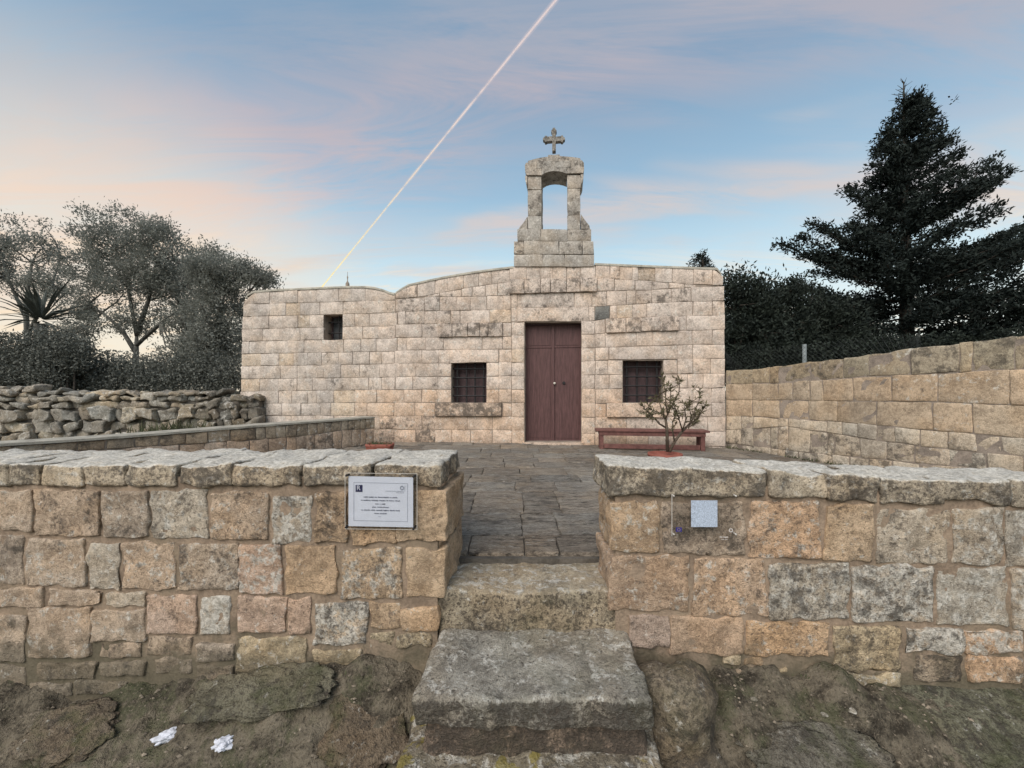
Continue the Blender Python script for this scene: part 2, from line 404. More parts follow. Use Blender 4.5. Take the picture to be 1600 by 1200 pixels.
# ------------------------------------------------------------------ frames of the place
FAC = Frame((0, 7.6, 0), (1, -.14, 0))                      # chapel front
NL = Frame((-.37, 2.05, 0), (1, -.06, 0))                   # near wall, sign side
NR = Frame((.53, 2.05, 0), (1, -.04, 0))                    # near wall, plate side
RW = Frame((3.82, 7.07, 0), (1.21, -3.17, 0))               # tall terrace wall
LW = Frame((-2.59, 7.47, 0), (.58, .815, 0))                # low terrace wall
RB = Frame((-5.15, 8.05, 0), (5.85, .55, 0))                # rubble wall
FLOOR = Frame((0, 0, 0), (1, 0, 0), (0, 1, 0), (0, 0, 1))

def lerp_line(line, x):
    if x <= line[0][0]: return line[0][1]
    for (xa, ya), (xb, yb) in zip(line, line[1:]):
        if x <= xb: return ya + (yb - ya) * (x - xa) / (xb - xa) if xb > xa else yb
    return line[-1][1]
def vary(c, s=.09, w=.05):
    k = 1 + random.uniform(-s, s); h = random.uniform(-w, w)
    return (c[0] * k * (1 + h), c[1] * k, c[2] * k * (1 - h))

# ------------------------------------------------------------------ ground
zl = [(-6, -.72), (-2.9, -.64), (-1.9, -.60), (-1.45, -.53), (-1.05, -.45), (-.75, -.37), (-.55, -.42), (-.4, -.50), (.6, -.50), (.8, -.44), (1.05, -.40), (1.5, -.43), (2.0, -.47), (2.6, -.55), (6, -.7)]
def wall_y(x): return 2.05 - .06 * (x + .37) if x < .1 else 2.05 - .04 * (x - .53)
def ground_z(x, y):
    wy = wall_y(max(-6, min(6, x))); t = wy - y
    zb = lerp_line(zl, x)
    if t < -.15: return min(-.35, zb)
    low = -.86
    k = max(0, min(1, (t + .02) / .62)); k = k * k * (3 - 2 * k)
    z = zb + (low - zb) * k
    P = Vector((x, y, 0))
    d = mn.fractal(P * 2.3 + Vector((3, 1, 0)), .9, 2.1, 5) * .06 + (abs(mn.noise(Vector((x * 1.1 - y * 2.2, x * 2.6 + y * 2.0, 4)))) - .25) * .10
    # ledges of bedrock running obliquely
    s = (x * .75 + y * 1.6); d += .022 * math.sin(s * 9 + 2.2 * mn.noise(P * 2)) * (0.5 + mn.noise(P * 1.3))
    d += mn.fractal(P * 11, .7, 2.2, 4) * .030
    fade = 1 if abs(x) < 5 and y > -3 else .3
    return z + d * fade
def make_ground():
    fx = list(np.arange(-3.0, 3.01, .022)); fy = list(np.arange(1.2, 2.2, .02))
    xs = [-30000, -6000, -1500, -400, -120, -50, -25, -14, -9, -6, -4.5, -3.6] + fx + [3.6, 4.5, 6, 9, 14, 25, 50, 120, 400, 1500, 6000, 30000]
    ys = [-8000, -900, -120, -30, -10, -4, -2, -1, -.3, .3, .7, 1.0] + fy + [2.4, 3, 5, 9, 14, 25, 60, 150, 500, 2000, 8000, 40000]
    V = []; nx = len(xs)
    for y in ys:
        for x in xs:
            z = ground_z(x, y) if abs(x) < 40 and -20 < y < 20 else -.6
            V.append((x, y, z))
    Fc = [(j * nx + i, j * nx + i + 1, (j + 1) * nx + i + 1, (j + 1) * nx + i) for j in range(len(ys) - 1) for i in range(nx - 1)]
    o = obj('ground', V, Fc, M['earth']); tag(o, kind='structure')
make_ground()
def ground_hit(x, y):
    d = Vector(((x - CX) / F, 1, (CY - y) / F)); t = 1.0
    while t < 2.6:
        p = Vector((0, 0, EYE)) + d * t
        if p.z <= ground_z(p.x, p.y): return p
        t += .004
    return p

# ------------------------------------------------------------------ terrace floor and slabs
def make_terrace():
    V = [(-.9, 2.42, -.022), (.9, 2.42, -.022), (6.2, 2.42, -.022), (4.9, 4.2, -.022), (3.9, 7.1, -.022), (-2.4, 8.1, -.022), (-2.7, 7.4, -.022), (-5.3, 3.7, -.022), (-6.2, 2.42, -.022)]
    n = len(V); B = [(x, y, -1.0) for x, y, z in V]
    o = obj('terrace', V + B, [tuple(range(n))] + [(i, i + n, (i + 1) % n + n, (i + 1) % n) for i in range(n)], M['mortar_dark'], smooth=False)
    tag(o, kind='structure')
    Y = lambda y: F * EYE / (y - CY)
    rows = [2.452, Y(836), Y(802), Y(768)]
    rows += [rows[-1] + .42, rows[-1] + .80, rows[-1] + 1.25, rows[-1] + 1.62, rows[-1] + 2.05, rows[-1] + 2.5, rows[-1] + 2.95, rows[-1] + 3.4, rows[-1] + 3.85]
    fixed = {0: [-.78, -.28, .08, .30, .62, .9], 1: [-.75, -.42, .07, .34, .80], 2: [-.9, -.35, .10, .42, .85]}
    col = (.43, .375, .315)
    for k in range(len(rows) - 1):
        y0, y1 = rows[k], rows[k + 1]
        xl = lambda y: max(-5.2, -2.59 + (y - 7.47) * .712 + .03) if y < 7.6 else -2.4
        xr = lambda y: min(5.9, 3.82 + (7.07 - y) * .382 - .03)
        js = fixed.get(k)
        if js is None:
            js = []; x = xl(y0) + random.uniform(.1, .3)
            while x < xr(y0) - .2: js.append(x); x += random.uniform(.38, .72)
        else:
            L = []; x = js[0] - random.uniform(.4, .6)
            while x > xl(y0) + .2: L.insert(0, x); x -= random.uniform(.4, .65)
            Rr = []; x = js[-1] + random.uniform(.4, .6)
            while x < xr(y0) - .2: Rr.append(x); x += random.uniform(.4, .65)
            js = L + js + Rr
        js = [None] + js + [None]
        for a, b in zip(js, js[1:]):
            sk = random.uniform(-.05, .05)
            x0a, x0b = (xl(y0), xl(y1)) if a is None else (a, a + sk * 0)
            x1a, x1b = (xr(y0), xr(y1)) if b is None else (b, b)
            fy = lambda x, y: min(y, 7.6 - .14 * x - .012)
            if y0 > 7.6 - .14 * x1a - .15: continue
            near = k < 5
            blk('paving_slab', o, FLOOR, [(x0b, fy(x0b, y1)), (x1b, fy(x1b, y1)), (x1a, y0), (x0a, y0)], random.uniform(-.006, .006), .07, M['paving'],
                vary(col, .16), r=.006, step=.04 if near else .10, amp=.013 if near else .011, wob=.009, freq=6, gap=.007, hi=14 if near else 5, dark=random.uniform(.15, .42), pale=random.uniform(-.1, .25))
make_terrace()

# ------------------------------------------------------------------ chapel
cz = lambda x, y: FAC.px(x, y)
CH = empty('chapel', FAC.at(FAC.px(864, 692)[0], 0, 0), 'small pale limestone chapel with bellcote and brown double door behind the terrace', 'chapel')
SIL = [(381, 470), (386, 461), (396, 455.5), (430, 452.5), (470, 450.5), (505, 449), (540, 447.5), (570, 447.5), (585, 449), (598, 452.5), (608, 456.5), (617, 458.5), (622, 454.5), (629, 450), (638, 444.8), (662, 439.2), (690, 433.2), (715, 428.6), (740, 424.5), (770, 420.3), (803, 416.4), (928, 411.6), (985, 414), (1050, 416.5), (1121, 419), (1128, 430)]
def sil(x): return lerp_line(SIL, x)
BASE_Z = -.03
OPEN = [(505.5, 535, 490.5, 531.5), (705, 760, 566.5, 629.5), (820, 908.3, 503.5, 690.6), (973.3, 1036, 563.3, 629.3)]
def make_core():
    xs = sorted(set([392] + [p[0] for p in SIL if 392 < p[0] < 1124] + [1124] + [v for o in OPEN for v in o[:2]]))
    m = MB()
    for a, b in zip(xs, xs[1:]):
        ta, tb = cz(a, sil(a) + 2), cz(b, sil(b) + 2)
        spans = [(ta, tb, None)]
        ua, ub = ta[0], tb[0]
        ops = [o for o in OPEN if o[0] <= a + .01 and o[1] >= b - .01]
        cuts = [(ta[1], tb[1])]
        if ops:
            o = ops[0]; za, zb = cz(a, o[2])[1], cz(b, o[2])[1]; ya, yb = cz(a, o[3])[1], cz(b, o[3])[1]
            segs = [((ta[1], tb[1]), (za, zb)), ((ya, yb), (-.3, -.3))]
        else: segs = [((ta[1], tb[1]), (-.3, -.3))]
        for (t0, t1), (b0, b1) in segs:
            P = [FAC.at(u, v, w) for w in (-.010, -.45) for u, v in ((ua, t0), (ub, t1), (ub, b1), (ua, b0))]
            m.hexa(P)
    m.build('wall_core', M['mortar'], CH)
    # side walls, back wall and vaulted roof behind the front
    m = MB(); uL, uR = cz(392, 600)[0], cz(1122, 600)[0]
    def slab(u0, u1, w0, w1, z1): m.hexa([FAC.at(u, v, w) for w in (w0, w1) for u, v in ((u0, z1), (u1, z1), (u1, -.3), (u0, -.3))])
    slab(uL + .003, uL + .4, -.452, -5.2, 2.75); slab(uR - .4, uR - .003, -.452, -5.2, 3.1); slab(uL + .41, uR - .41, -4.8, -5.19, 2.9)
    m.build('side_walls', M['facade'], CH, color=(.50, .43, .36))
    pts = [cz(x, sil(x) + 5) for x in [394] + [p[0] for p in SIL if 394 < p[0] < 1121] + [1121]]
    V = [FAC.at(u, v, w) for w in (-.46, -5.25) for u, v in pts]; n = len(pts)
    obj('roof', V, [(i, i + 1, n + i + 1, n + i) for i in range(n - 1)], M['cap'], CH)
make_core()

FCOL = (.625, .525, .452)
def fcolor(x, y):
    c = vary(FCOL, .055, .02)
    if x < 600: c = (c[0] * .96, c[1] * .985, c[2] * 1.0)
    if y > 600 and 560 < x < 1000: c = (c[0] * 1.02, c[1] * .93, c[2] * .84)
    if random.random() < .06: c = (c[0] * 1.0, c[1] * .96, c[2] * .88)
    return c
def fstone(x0, x1, t0, t1, b0, b1, name='stone', w=0.0, parent=None, depth=.3, dark=None, color=None, gap=.0075, xb0=None, xb1=None, pale=.2, amp=.006, step=.14):
    q = [cz(x0, t0), cz(x1, t1), cz(xb1 if xb1 is not None else x1, b1), cz(xb0 if xb0 is not None else x0, b0)]
    if w == 0.0: w = random.uniform(-.006, .007)
    ym = (t0 + b0) / 2; xm = (x0 + x1) / 2
    if dark is None:
        dark = random.uniform(-.12, .30)
        if 600 < xm < 685 and ym > 648: dark += .34
        if 640 < xm < 720 and 455 < ym < 530: dark += .15
        if ym < 470 and 690 < xm: dark += .13
    return blk(name, parent or CH, FAC, q, w, depth, M['facade'], color or fcolor(xm, ym), r=.0045, step=step, amp=amp, wob=.011, freq=5, gap=gap, hi=6, lo=2, jit=.004, dark=dark, pale=pale)
def row(tr, joints, top, bot, skip=(), **kw):
    """a course: joints and the lines above and below it in the coordinates of one enlargement, tr turns them into photo pixels"""
    for a, b in zip(joints, joints[1:]):
        if any(s0 <= (a + b) / 2 <= s1 for s0, s1 in skip): continue
        (x0, _), (x1, _) = tr(a, 0), tr(b, 0)
        T = (lambda x: sil(tr(x, 0)[0]) + 1.4) if top == 'sil' else (lambda x: tr(0, lerp_line(top, x))[1])
        Bm = lambda x: tr(0, lerp_line(bot, x))[1]
        fstone(x0, x1, T(a), T(b), Bm(a), Bm(b), **kw)
TL = lambda x, y: (370 + x / 4.615, 430 + y / 4.615)
TM = lambda x, y: (600 + x / 4.139, 410 + y / 4.139)
TR = lambda x, y: (760 + x / 3.75, 400 + y / 3.75)
lin = lambda l, r, a=40, b=1150: [(a, l), (b, r)]
Ll = [None, lin(210, 180), lin(300, 270), lin(390, 365), lin(478, 455), lin(568, 548), lin(655, 640), lin(748, 735), lin(838, 825), lin(925, 920), lin(1012, 1015), lin(1105, 1110), lin(1215, 1215)]
row(TL, [52, 122, 235, 340, 440, 575, 735, 925, 1142], 'sil', Ll[1])
row(TL, [45, 235, 355, 455, 600, 765, 905, 1145], Ll[1], Ll[2])
row(TL, [40, 118, 230, 330, 440, 522, 625], Ll[2], Ll[3]); row(TL, [762, 850, 958, 1048, 1158], Ll[2], Ll[3])
row(TL, [38, 185, 330, 455, 625], Ll[3], Ll[4]); row(TL, [762, 908, 1022, 1142], Ll[3], Ll[4])
row(TL, [35, 90, 210, 370, 485, 612, 770, 895, 1003, 1155], Ll[4], Ll[5])
row(TL, [32, 175, 305, 410, 510, 612, 735, 835, 955, 1045, 1138], Ll[5], Ll[6])
row(TL, [31, 88, 195, 315, 435, 500, 628, 750, 885, 1028, 1158], Ll[6], Ll[7])
row(TL, [28, 165, 298, 435, 545, 650, 820, 950, 1045, 1140], Ll[7], Ll[8])
row(TL, [24, 130, 300, 395, 510, 575, 700, 850, 1008, 1158], Ll[8], Ll[9])
row(TL, [22, 165, 325, 462, 605, 678, 850, 940, 1133], Ll[9], Ll[10])
row(TL, [20, 200, 390, 570, 700, 880, 1030, 1148], Ll[10], Ll[11])
row(TL, [18, 190, 400, 560, 760, 1005, 1135], Ll[11], Ll[12])
lm = lambda l, r: [(75, l), (822, r)]
M0 = [(75, 238), (145, 230), (280, 216), (360, 198), (560, 160), (700, 139), (812, 124)]
Mw = [(280, 224), (820, 215)]
row(TM, [75, 148, 215, 330, 410, 515, 610, 695, 812], 'sil', M0)
row(TM, [282, 360, 440, 500, 570, 655, 735, 818], M0, Mw)
M2, M3, M4, M5, M6, M7, M8, M9, M10, M11, M12 = lm(317, 305), lm(401, 390), lm(486, 479), lm(569, 561), lm(653, 646), lm(739, 735), lm(823, 820), lm(906, 908), lm(994, 996), lm(1081, 1085), lm(1168, 1172)
row(TM, [75, 262], [(75, 238), (262, 230)], M2); row(TM, [262, 360, 470, 555, 665, 772, 822], Mw, M2)
row(TM, [90, 140, 262, 342, 430, 492, 565, 685, 822], M2, M3)
row(TM, [75, 245, 352], M3, M4); row(TM, [352, 445, 545, 622, 675, 768], M3, M4, name='hood_stone', w=.045, dark=.5); row(TM, [768, 824], M3, M4)
row(TM, [85, 148, 270, 385, 635, 768, 824], M4, M5)
row(TM, [70, 245, 355], M5, M6); row(TM, [355, 742], M5, M6, name='lintel', w=.012, dark=.1); row(TM, [744, 825], M5, M6)
row(TM, [62, 118, 205, 352, 434], M6, M7); row(TM, [662, 742, 825], M6, M7)
row(TM, [75, 185, 348, 434], M7, M8); row(TM, [662, 742, 825], M7, M8)
row(TM, [80, 130, 245, 345, 434], M8, M9); row(TM, [662, 742, 825], M8, M9)
row(TM, [65, 200, 330], M9, M10); row(TM, [332, 764], M9, M10, name='window_sill', w=.06, dark=.62, step=.08); row(TM, [766, 825], M9, M10)
row(TM, [70, 245, 330, 540, 700, 825], M10, M11); row(TM, [65, 205, 330, 440, 560, 700, 825], M11, M12)
lr = lambda l, r: [(640, l), (1395, r)]
RAl = [(135, 138), (640, 130), (870, 140), (1000, 150), (1230, 168), (1390, 173)]
RBl = [(640, 207), (970, 198), (1225, 183), (1392, 177)]
RC = [(600, 300), (635, 297), (820, 285), (1085, 270), (1395, 262)]
RD = [(600, 382), (700, 368), (850, 362), (1125, 352), (1395, 345)]
RE = [(635, 458), (700, 452), (1125, 438), (1205, 432), (1395, 430)]
RF = [(635, 537), (700, 535), (900, 528), (1110, 522), (1395, 517)]
RG, RH, RI, RJ, RK, RL_, RM = lr(611, 600), lr(697, 688), lr(780, 772), lr(862, 858), lr(945, 942), lr(1031, 1028), lr(1115, 1118)
row(TR, [136, 235, 315, 390, 470, 555, 638], [(136, 63), (640, 60)], RAl)
row(TR, [641, 725, 780, 855, 890, 990, 1090, 1215, 1325, 1387], 'sil', RAl)
row(TR, [136, 222, 318, 375, 468, 550, 648], RAl, [(136, 224), (648, 210)], name='hood_stone', w=.05, dark=.45)
row(TR, [648, 750, 870, 970, 1068, 1160, 1225], RAl, RBl)
row(TR, [146, 180, 515, 620], [(136, 224), (648, 210)], [(146, 302), (620, 300)])
row(TR, [620, 705, 820, 875, 968, 1085, 1200, 1394], RBl, RC)
row(TR, [146, 180], [(146, 302), (180, 302)], [(146, 382), (180, 382)]); row(TR, [180, 600], [(180, 302), (600, 300)], [(180, 387), (600, 383)], name='lintel', w=.012, dark=.3)
row(TR, [600, 635], RC, RD); row(TR, [635, 725], RC, RD, color=(.20, .20, .19), dark=.3, pale=0); row(TR, [725, 765, 855, 940, 990, 1080, 1210, 1325, 1395], RC, RD)
row(TR, [635, 697], RD, RE); row(TR, [700, 815, 905, 1015, 1126], RD, RE, name='hood_stone', w=.045, dark=.45); row(TR, [1126, 1172, 1396], RD, RE)
row(TR, [635, 697, 880, 975, 1112, 1205, 1325, 1396], RE, RF)
row(TR, [638, 717], RF, RG); row(TR, [719, 1116], RF, RG, name='lintel', w=.012, dark=.05); row(TR, [1118, 1210, 1397], RF, RG)
row(TR, [638, 712, 798], RG, RH); row(TR, [1037, 1118, 1210, 1315, 1398], RG, RH)
row(TR, [638, 720, 798], RH, RI); row(TR, [1037, 1120, 1180, 1270, 1399], RH, RI)
row(TR, [638, 720, 798], RI, RJ); row(TR, [1037, 1130, 1210, 1320, 1400], RI, RJ)
row(TR, [638, 703], RJ, RK); row(TR, [705, 1062], RJ, RK, name='window_sill', w=.06, dark=.35, step=.08); row(TR, [1064, 1210, 1320, 1401], RJ, RK)
row(TR, [638, 820, 1000, 1200, 1300, 1402], RK, RL_); row(TR, [638, 820, 950, 1100, 1270, 1403], RL_, RM)
for ys in zip([382, 460, 540, 617, 697, 780, 862, 945, 1040], [460, 540, 617, 697, 780, 862, 945, 1040, 1112]):
    row(TR, [557, 636], [(500, ys[0])], [(500, ys[1])], name='jamb_stone', w=.010, dark=.12)
for ys in zip([388, 475, 560, 648, 735, 822, 908, 1000, 1085], [475, 560, 648, 735, 822, 908, 1000, 1085, 1176]):
    row(TM, [826, 908], [(500, ys[0])], [(500, ys[1])], name='jamb_stone', w=.010, dark=.15)
# plinth course and door sill
for a, b in ((612, 680), (680, 745), (745, 818), (910, 980), (980, 1060), (1060, 1134)):
    fstone(a, b, 692.2 + (a - 612) * .012, 692.2 + (b - 612) * .012, 702, 704, name='plinth_stone', w=.03, dark=.55)
fstone(816, 911, 690.8, 691.2, 702, 702, name='door_sill', w=.05, dark=.35)
# cement edge that follows the roof line
def roof_edge(xs, name):
    V = []
    for x in xs:
        u, v = cz(x, sil(x))
        V += [FAC.at(u, v - .035, .012), FAC.at(u, v + .004, .016), FAC.at(u, v + .012, -.02), FAC.at(u, v + .01, -.47)]
    n = len(xs); obj(name, V, [(4 * i + k, 4 * i + 4 + k, 4 * i + 5 + k, 4 * i + 1 + k) for i in range(n - 1) for k in range(3)], M['cap'], CH)
roof_edge([384, 388, 392, 396, 405, 418, 430, 450, 470, 488, 505, 522, 540, 555, 570, 578, 585, 592, 598, 603, 608, 613, 616.8], 'roof_coping')
roof_edge([617.4, 620, 622, 625, 629, 633, 638, 650, 662, 676, 690, 702, 715, 728, 740, 755, 770, 786, 802], 'roof_coping')
roof_edge([929.5, 945, 965, 985, 1005, 1030, 1050, 1075, 1100, 1120, 1124, 1127], 'roof_coping')

# door
def make_door():
    w0 = -.20
    u0, zt = FAC.px(820, 503.5); u1, _ = FAC.px(908.3, 503.5); zb = FAC.px(864, 691)[1]
    D = empty('door', FAC.at((u0 + u1) / 2, zb, w0)); D.parent = CH; D.location = FAC.at((u0 + u1) / 2, zb, w0) - CH.location
    D['label'] = 'brown painted double door of two tall leaves'
    ax = (FAC.U, -FAC.N, FAC.V); um = u0 + (u1 - u0) * .50
    for a, b in ((u0 - .01, um - .004), (um + .004, u1 + .01)):
        m = MB(); c = (a + b) / 2; hw = (b - a) / 2
        m.box(FAC.at(c, (zb + zt) / 2, w0 - .025), (hw, .025, (zt - zb) / 2 + .01), ax)
        m.build('leaf', M['door'], D)
        zs = zt - (zt - zb) * .20
        for z0, z1 in ((zs + .03, zt - .05), (zb + .06, zs - .03)):
            m = MB(); iw = hw - .05
            q = [FAC.at(c - iw, z1, w0 + .004), FAC.at(c + iw, z1, w0 + .004), FAC.at(c + iw, z0, w0 + .004), FAC.at(c - iw, z0, w0 + .004)]
            m.box(FAC.at(c, (z0 + z1) / 2, w0 + .003), (iw, .005, (z1 - z0) / 2), ax); m.build('panel', M['door'], D)
        m = MB(); m.box(FAC.at(c, zs, w0 + .006), (hw - .012, .008, .018), ax); m.build('rail', M['door'], D)
    m = MB(); m.box(FAC.at(um, (zb + zt) / 2, w0 + .012), (.022, .014, (zt - zb) / 2 - .01), ax); m.build('meeting_strip', M['door'], D)
    m = MB(); m.box(FAC.at((u0 + u1) / 2, zt - .014, w0 + .02), ((u1 - u0) / 2, .04, .022), ax); m.build('frame_head', M['wood_dark'], D)
    p = FAC.pt(866.5, 599, w0 + .05)
    m = MB(); m.tube([p + FAC.N * -.04, p, p + FAC.N * .012], [.012, .024, .010], 12); m.build('knob', M['knob'], D, True)
    p = FAC.pt(881, 598.5, w0 + .014)
    m = MB(); m.tube([p, p + FAC.N * .018], [.032, .026], 14); m.build('lock_plate', M['iron'], D)
make_door()
def make_window(x0, x1, y0, y1, nv, nh, w0, lab, mat):
    u0, zt = FAC.px(x0, y0); u1, _ = FAC.px(x1, y0); zb = FAC.px((x0 + x1) / 2, y1)[1]
    W = empty('window', (0, 0, 0)); W.parent = CH; W.location = FAC.at((u0 + u1) / 2, zb, w0) - CH.location; W['label'] = lab
    ax = (FAC.U, -FAC.N, FAC.V); uc, zc = (u0 + u1) / 2, (zt + zb) / 2; hw, hh = (u1 - u0) / 2 + .012, (zt - zb) / 2 + .012
    m = MB(); m.box(FAC.at(uc, zc, w0 - .03), (hw, .02, hh), ax); m.build('shutter', mat, W)
    m = MB()
    for s in (-1, 1):
        m.box(FAC.at(uc + s * (hw - .02), zc, w0), (.02, .02, hh), ax); m.box(FAC.at(uc, zc + s * (hh - .02), w0 + .001), (hw, .02, .02), ax)
    m.build('frame', M['wood_dark'], W)
    for i in range(nv):
        u = u0 + (u1 - u0) * (i + .55) / nv
        if nv > 1 and i == 0: u = u0 + (u1 - u0) * .12
        m = MB(); m.tube([FAC.at(u, zb - .01, w0 + .10), FAC.at(u + random.uniform(-.004, .004), zc, w0 + .10), FAC.at(u, zt + .01, w0 + .10)], .018, 8); m.build('bar', M['iron'], W)
    for i in range(nh):
        z = zb + (zt - zb) * (i + .75) / (nh + .4)
        m = MB(); m.tube([FAC.at(u0 - .01, z, w0 + .118), FAC.at(uc, z + random.uniform(-.004, .004), w0 + .118), FAC.at(u1 + .01, z, w0 + .118)], .016, 8); m.build('bar', M['iron'], W)
make_window(705, 760, 566.5, 629.5, 4, 4, -.24, 'square window with black iron grille between small window and door', M['wood_dark'])
make_window(973.3, 1036, 563.3, 629.3, 4, 4, -.24, 'square window with black iron grille above the bench', M['wood_dark'])
M['shutter_grey'] = plain_mat('grey_shutter', (.07, .075, .08), .6, .2, 9, .1)
make_window(505.5, 535, 490.5, 531.5, 1, 2, -.30, 'narrow upright window slot with grey shutter', M['shutter_grey'])

# bellcote
TB = lambda x, y: (780 + x / 4.617, 190 + y / 4.617)
def make_bellcote():
    Bc = empty('bellcote', (0, 0, 0)); Bc.parent = CH; Bc.location = FAC.at(*FAC.px(866, 417), -.2) - CH.location
    Bc['label'] = 'open arched stone bell frame topped by a stone cross'
    T = .45
    def st(x0, x1, t, b, w=.0, depth=T, xb0=None, xb1=None, **kw):
        p = lambda x, y: TB(x, y)
        a = p(x0, t); b_ = p(x1, b)
        fstone(a[0], b_[0], a[1], a[1], b_[1], b_[1], parent=Bc, w=w + .0005, depth=depth, color=vary((.43, .39, .345), .08, .03), xb0=p(xb0, 0)[0] if xb0 else None, xb1=p(xb1, 0)[0] if xb1 else None, gap=.008, **kw)
    for a, b in ((107, 315), (315, 470), (470, 683)): st(a, b, 962, 1050, w=.03)
    for a, b in ((107, 180), (180, 430), (430, 600), (600, 683)): st(a, b, 866, 960, w=.03)
    for a, b in ((128, 300), (300, 492), (492, 665)): st(a, b, 778, 865, w=.02)
    for t, b in ((682, 779), (490, 682), (392, 490)):
        st(205, 306, t, b); st(490, 588, t - 8, b - 8 if b < 779 else b)
    # sloped flares at the foot of the piers
    def poly(name, pts, w0, w1, n=0, smooth=False):
        Fp = [FAC.at(*FAC.px(*TB(*p)), w0) for p in pts]; Bp = [FAC.at(*FAC.px(*TB(*p)), w1) for p in pts]; k = len(pts)
        o = obj(name, Fp + Bp, [tuple(range(k))[::-1], tuple(range(k, 2 * k))] + [(i, (i + 1) % k, k + (i + 1) % k, k + i) for i in range(k)], M['facade'], Bc, smooth, vary((.43, .39, .345), .06, .03))
        o['dark'] = .4; o['pale'] = .15; return o
    poly('flare_stone', [(203, 684), (203, 778), (138, 778), (150, 757), (172, 732), (190, 706)], -.004, -T + .02)
    poly('flare_stone', [(590, 667), (605, 690), (628, 722), (650, 748), (655, 772), (590, 772)], -.004, -T + .02)
    # head stones with curved ears, the segmental arch cut into their underside
    arch = [(306, 391), (330, 376), (360, 366), (395, 362), (430, 364), (462, 371), (489, 381)]
    poly('head_stone', [(186, 322), (195, 303), (272, 296), (272, 345), (306, 347), (306, 391), (200, 391), (189, 370)], .03, -T - .02)
    poly('keystone', [(274, 295), (395, 290), (512, 289), (512, 336), (488, 338), (488, 381)] + arch[::-1][1:] + [(308, 345), (274, 343)], .028, -T - .018)
    poly('head_stone', [(514, 288), (596, 285), (610, 303), (612, 345), (606, 376), (490, 379), (490, 340), (514, 338)], .03, -T - .02)
    poly('impost', [(187, 393), (204, 393), (204, 470), (196, 452), (189, 425)], .012, -T)
    poly('impost', [(588, 380), (608, 378), (606, 415), (598, 440), (588, 455)], .012, -T)
    poly('top_stone', [(208, 301), (208, 287), (250, 274), (300, 263), (350, 256), (440, 252), (500, 256), (560, 263), (586, 268), (586, 284), (512, 287), (395, 288), (274, 293)], .015, -T - .005)
    poly('cross_base', [(350, 256), (350, 234), (352, 222), (436, 219), (437, 252)], -.08, -.34)
    poly('cross_base', [(352, 291), (352, 257), (436, 253), (436, 287)], .022, -.1)
    # cross with trefoil ends
    m = MB(); ax = (FAC.U, -FAC.N, FAC.V)
    P = lambda x, y: FAC.pt(*TB(x, y), -.2); s = 1 / 4.617 * 7.5 / F
    def bar(x0, y0, x1, y1):
        a, b = P(x0, y0), P(x1, y1); c = (a + b) / 2; d = b - a
        m.box(c, (abs(d.dot(FAC.U)) / 2, .045, abs(d.z) / 2), ax)
    bar(383, 66, 408, 222); bar(330, 120, 384, 148); bar(407, 119, 460, 147)
    def lobe(x, y, r):
        c = P(x, y); k = 10
        m.tube([c - FAC.N * .044, c + FAC.N * .044], r * s, k)
    for x, y, r in ((395, 64, 11), (386, 78, 11), (404, 78, 11), (326, 134, 11), (337, 121, 10), (337, 148, 10), (464, 133, 11), (453, 119, 10), (453, 146, 10)): lobe(x, y, r)
    o = m.build('cross', M['facade'], Bc, color=(.33, .31, .28)); o['dark'] = .5; o['pale'] = .1
make_bellcote()
def roof_finial():
    c = FAC.pt(543, 447, -2.2); m = MB()
    m.lathe((c.x, c.y, 0), [(.001, 2.7), (.05, 2.7), (.05, c.z + .06), (.035, c.z + .09), (.012, c.z + .13), (.012, c.z + .2), (.02, c.z + .23), (.006, c.z + .27), (.005, c.z + .36), (.001, c.z + .38)], 10)
    m.build('roof_finial', M['mortar'], CH, True)
roof_finial()

# ------------------------------------------------------------------ near walls with sign and plate
PAL = {'b': (.53, .415, .315), 'g': (.60, .43, .285), 'w': (.57, .48, .38), 'p': (.56, .41, .315), 'y': (.53, .43, .295), 'r': (.60, .425, .295), 'd': (.40, .325, .25), 'c': (.53, .455, .365)}
def near_wall(fr, root, stones, coping, thick, xe, end_side):
    for (x0, y0, x1, y1, c, dk, pl, *rest) in stones:
        sl_ = rest[0] if rest else 0
        end = (end_side == 'R' and x1 > 676) or (end_side == 'L' and x0 < 990)
        q = [fr.px(x0, y0), fr.px(x1, y0 + sl_), fr.px(x1, y1 + sl_), fr.px(x0, y1)]
        blk('stone', root, fr, q, random.uniform(-.003, .008), thick if end else .12, M['near'], vary(PAL[c], .07, .04), r=.006, step=.015, amp=.011, wob=.018, freq=12, gap=.004, hi=32, nd=12 if end else 2, jit=.004, dark=dk * .78, pale=pl * .9)
    for (x0, x1, y0, y1, y0b, y1b) in coping:
        q = [fr.px(x0, y0), fr.px(x1, y1), fr.px(x1, y1b), fr.px(x0, y0b)]
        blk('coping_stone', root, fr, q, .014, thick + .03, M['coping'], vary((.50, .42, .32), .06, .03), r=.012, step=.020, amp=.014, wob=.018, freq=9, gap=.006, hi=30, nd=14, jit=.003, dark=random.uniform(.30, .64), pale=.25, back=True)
ROOT_L = empty('boundary_wall', NL.at(-1.2, -.5, -.2), 'low rubble-coursed stone wall carrying the framed paper notice', 'wall', 'low walls flanking the steps')
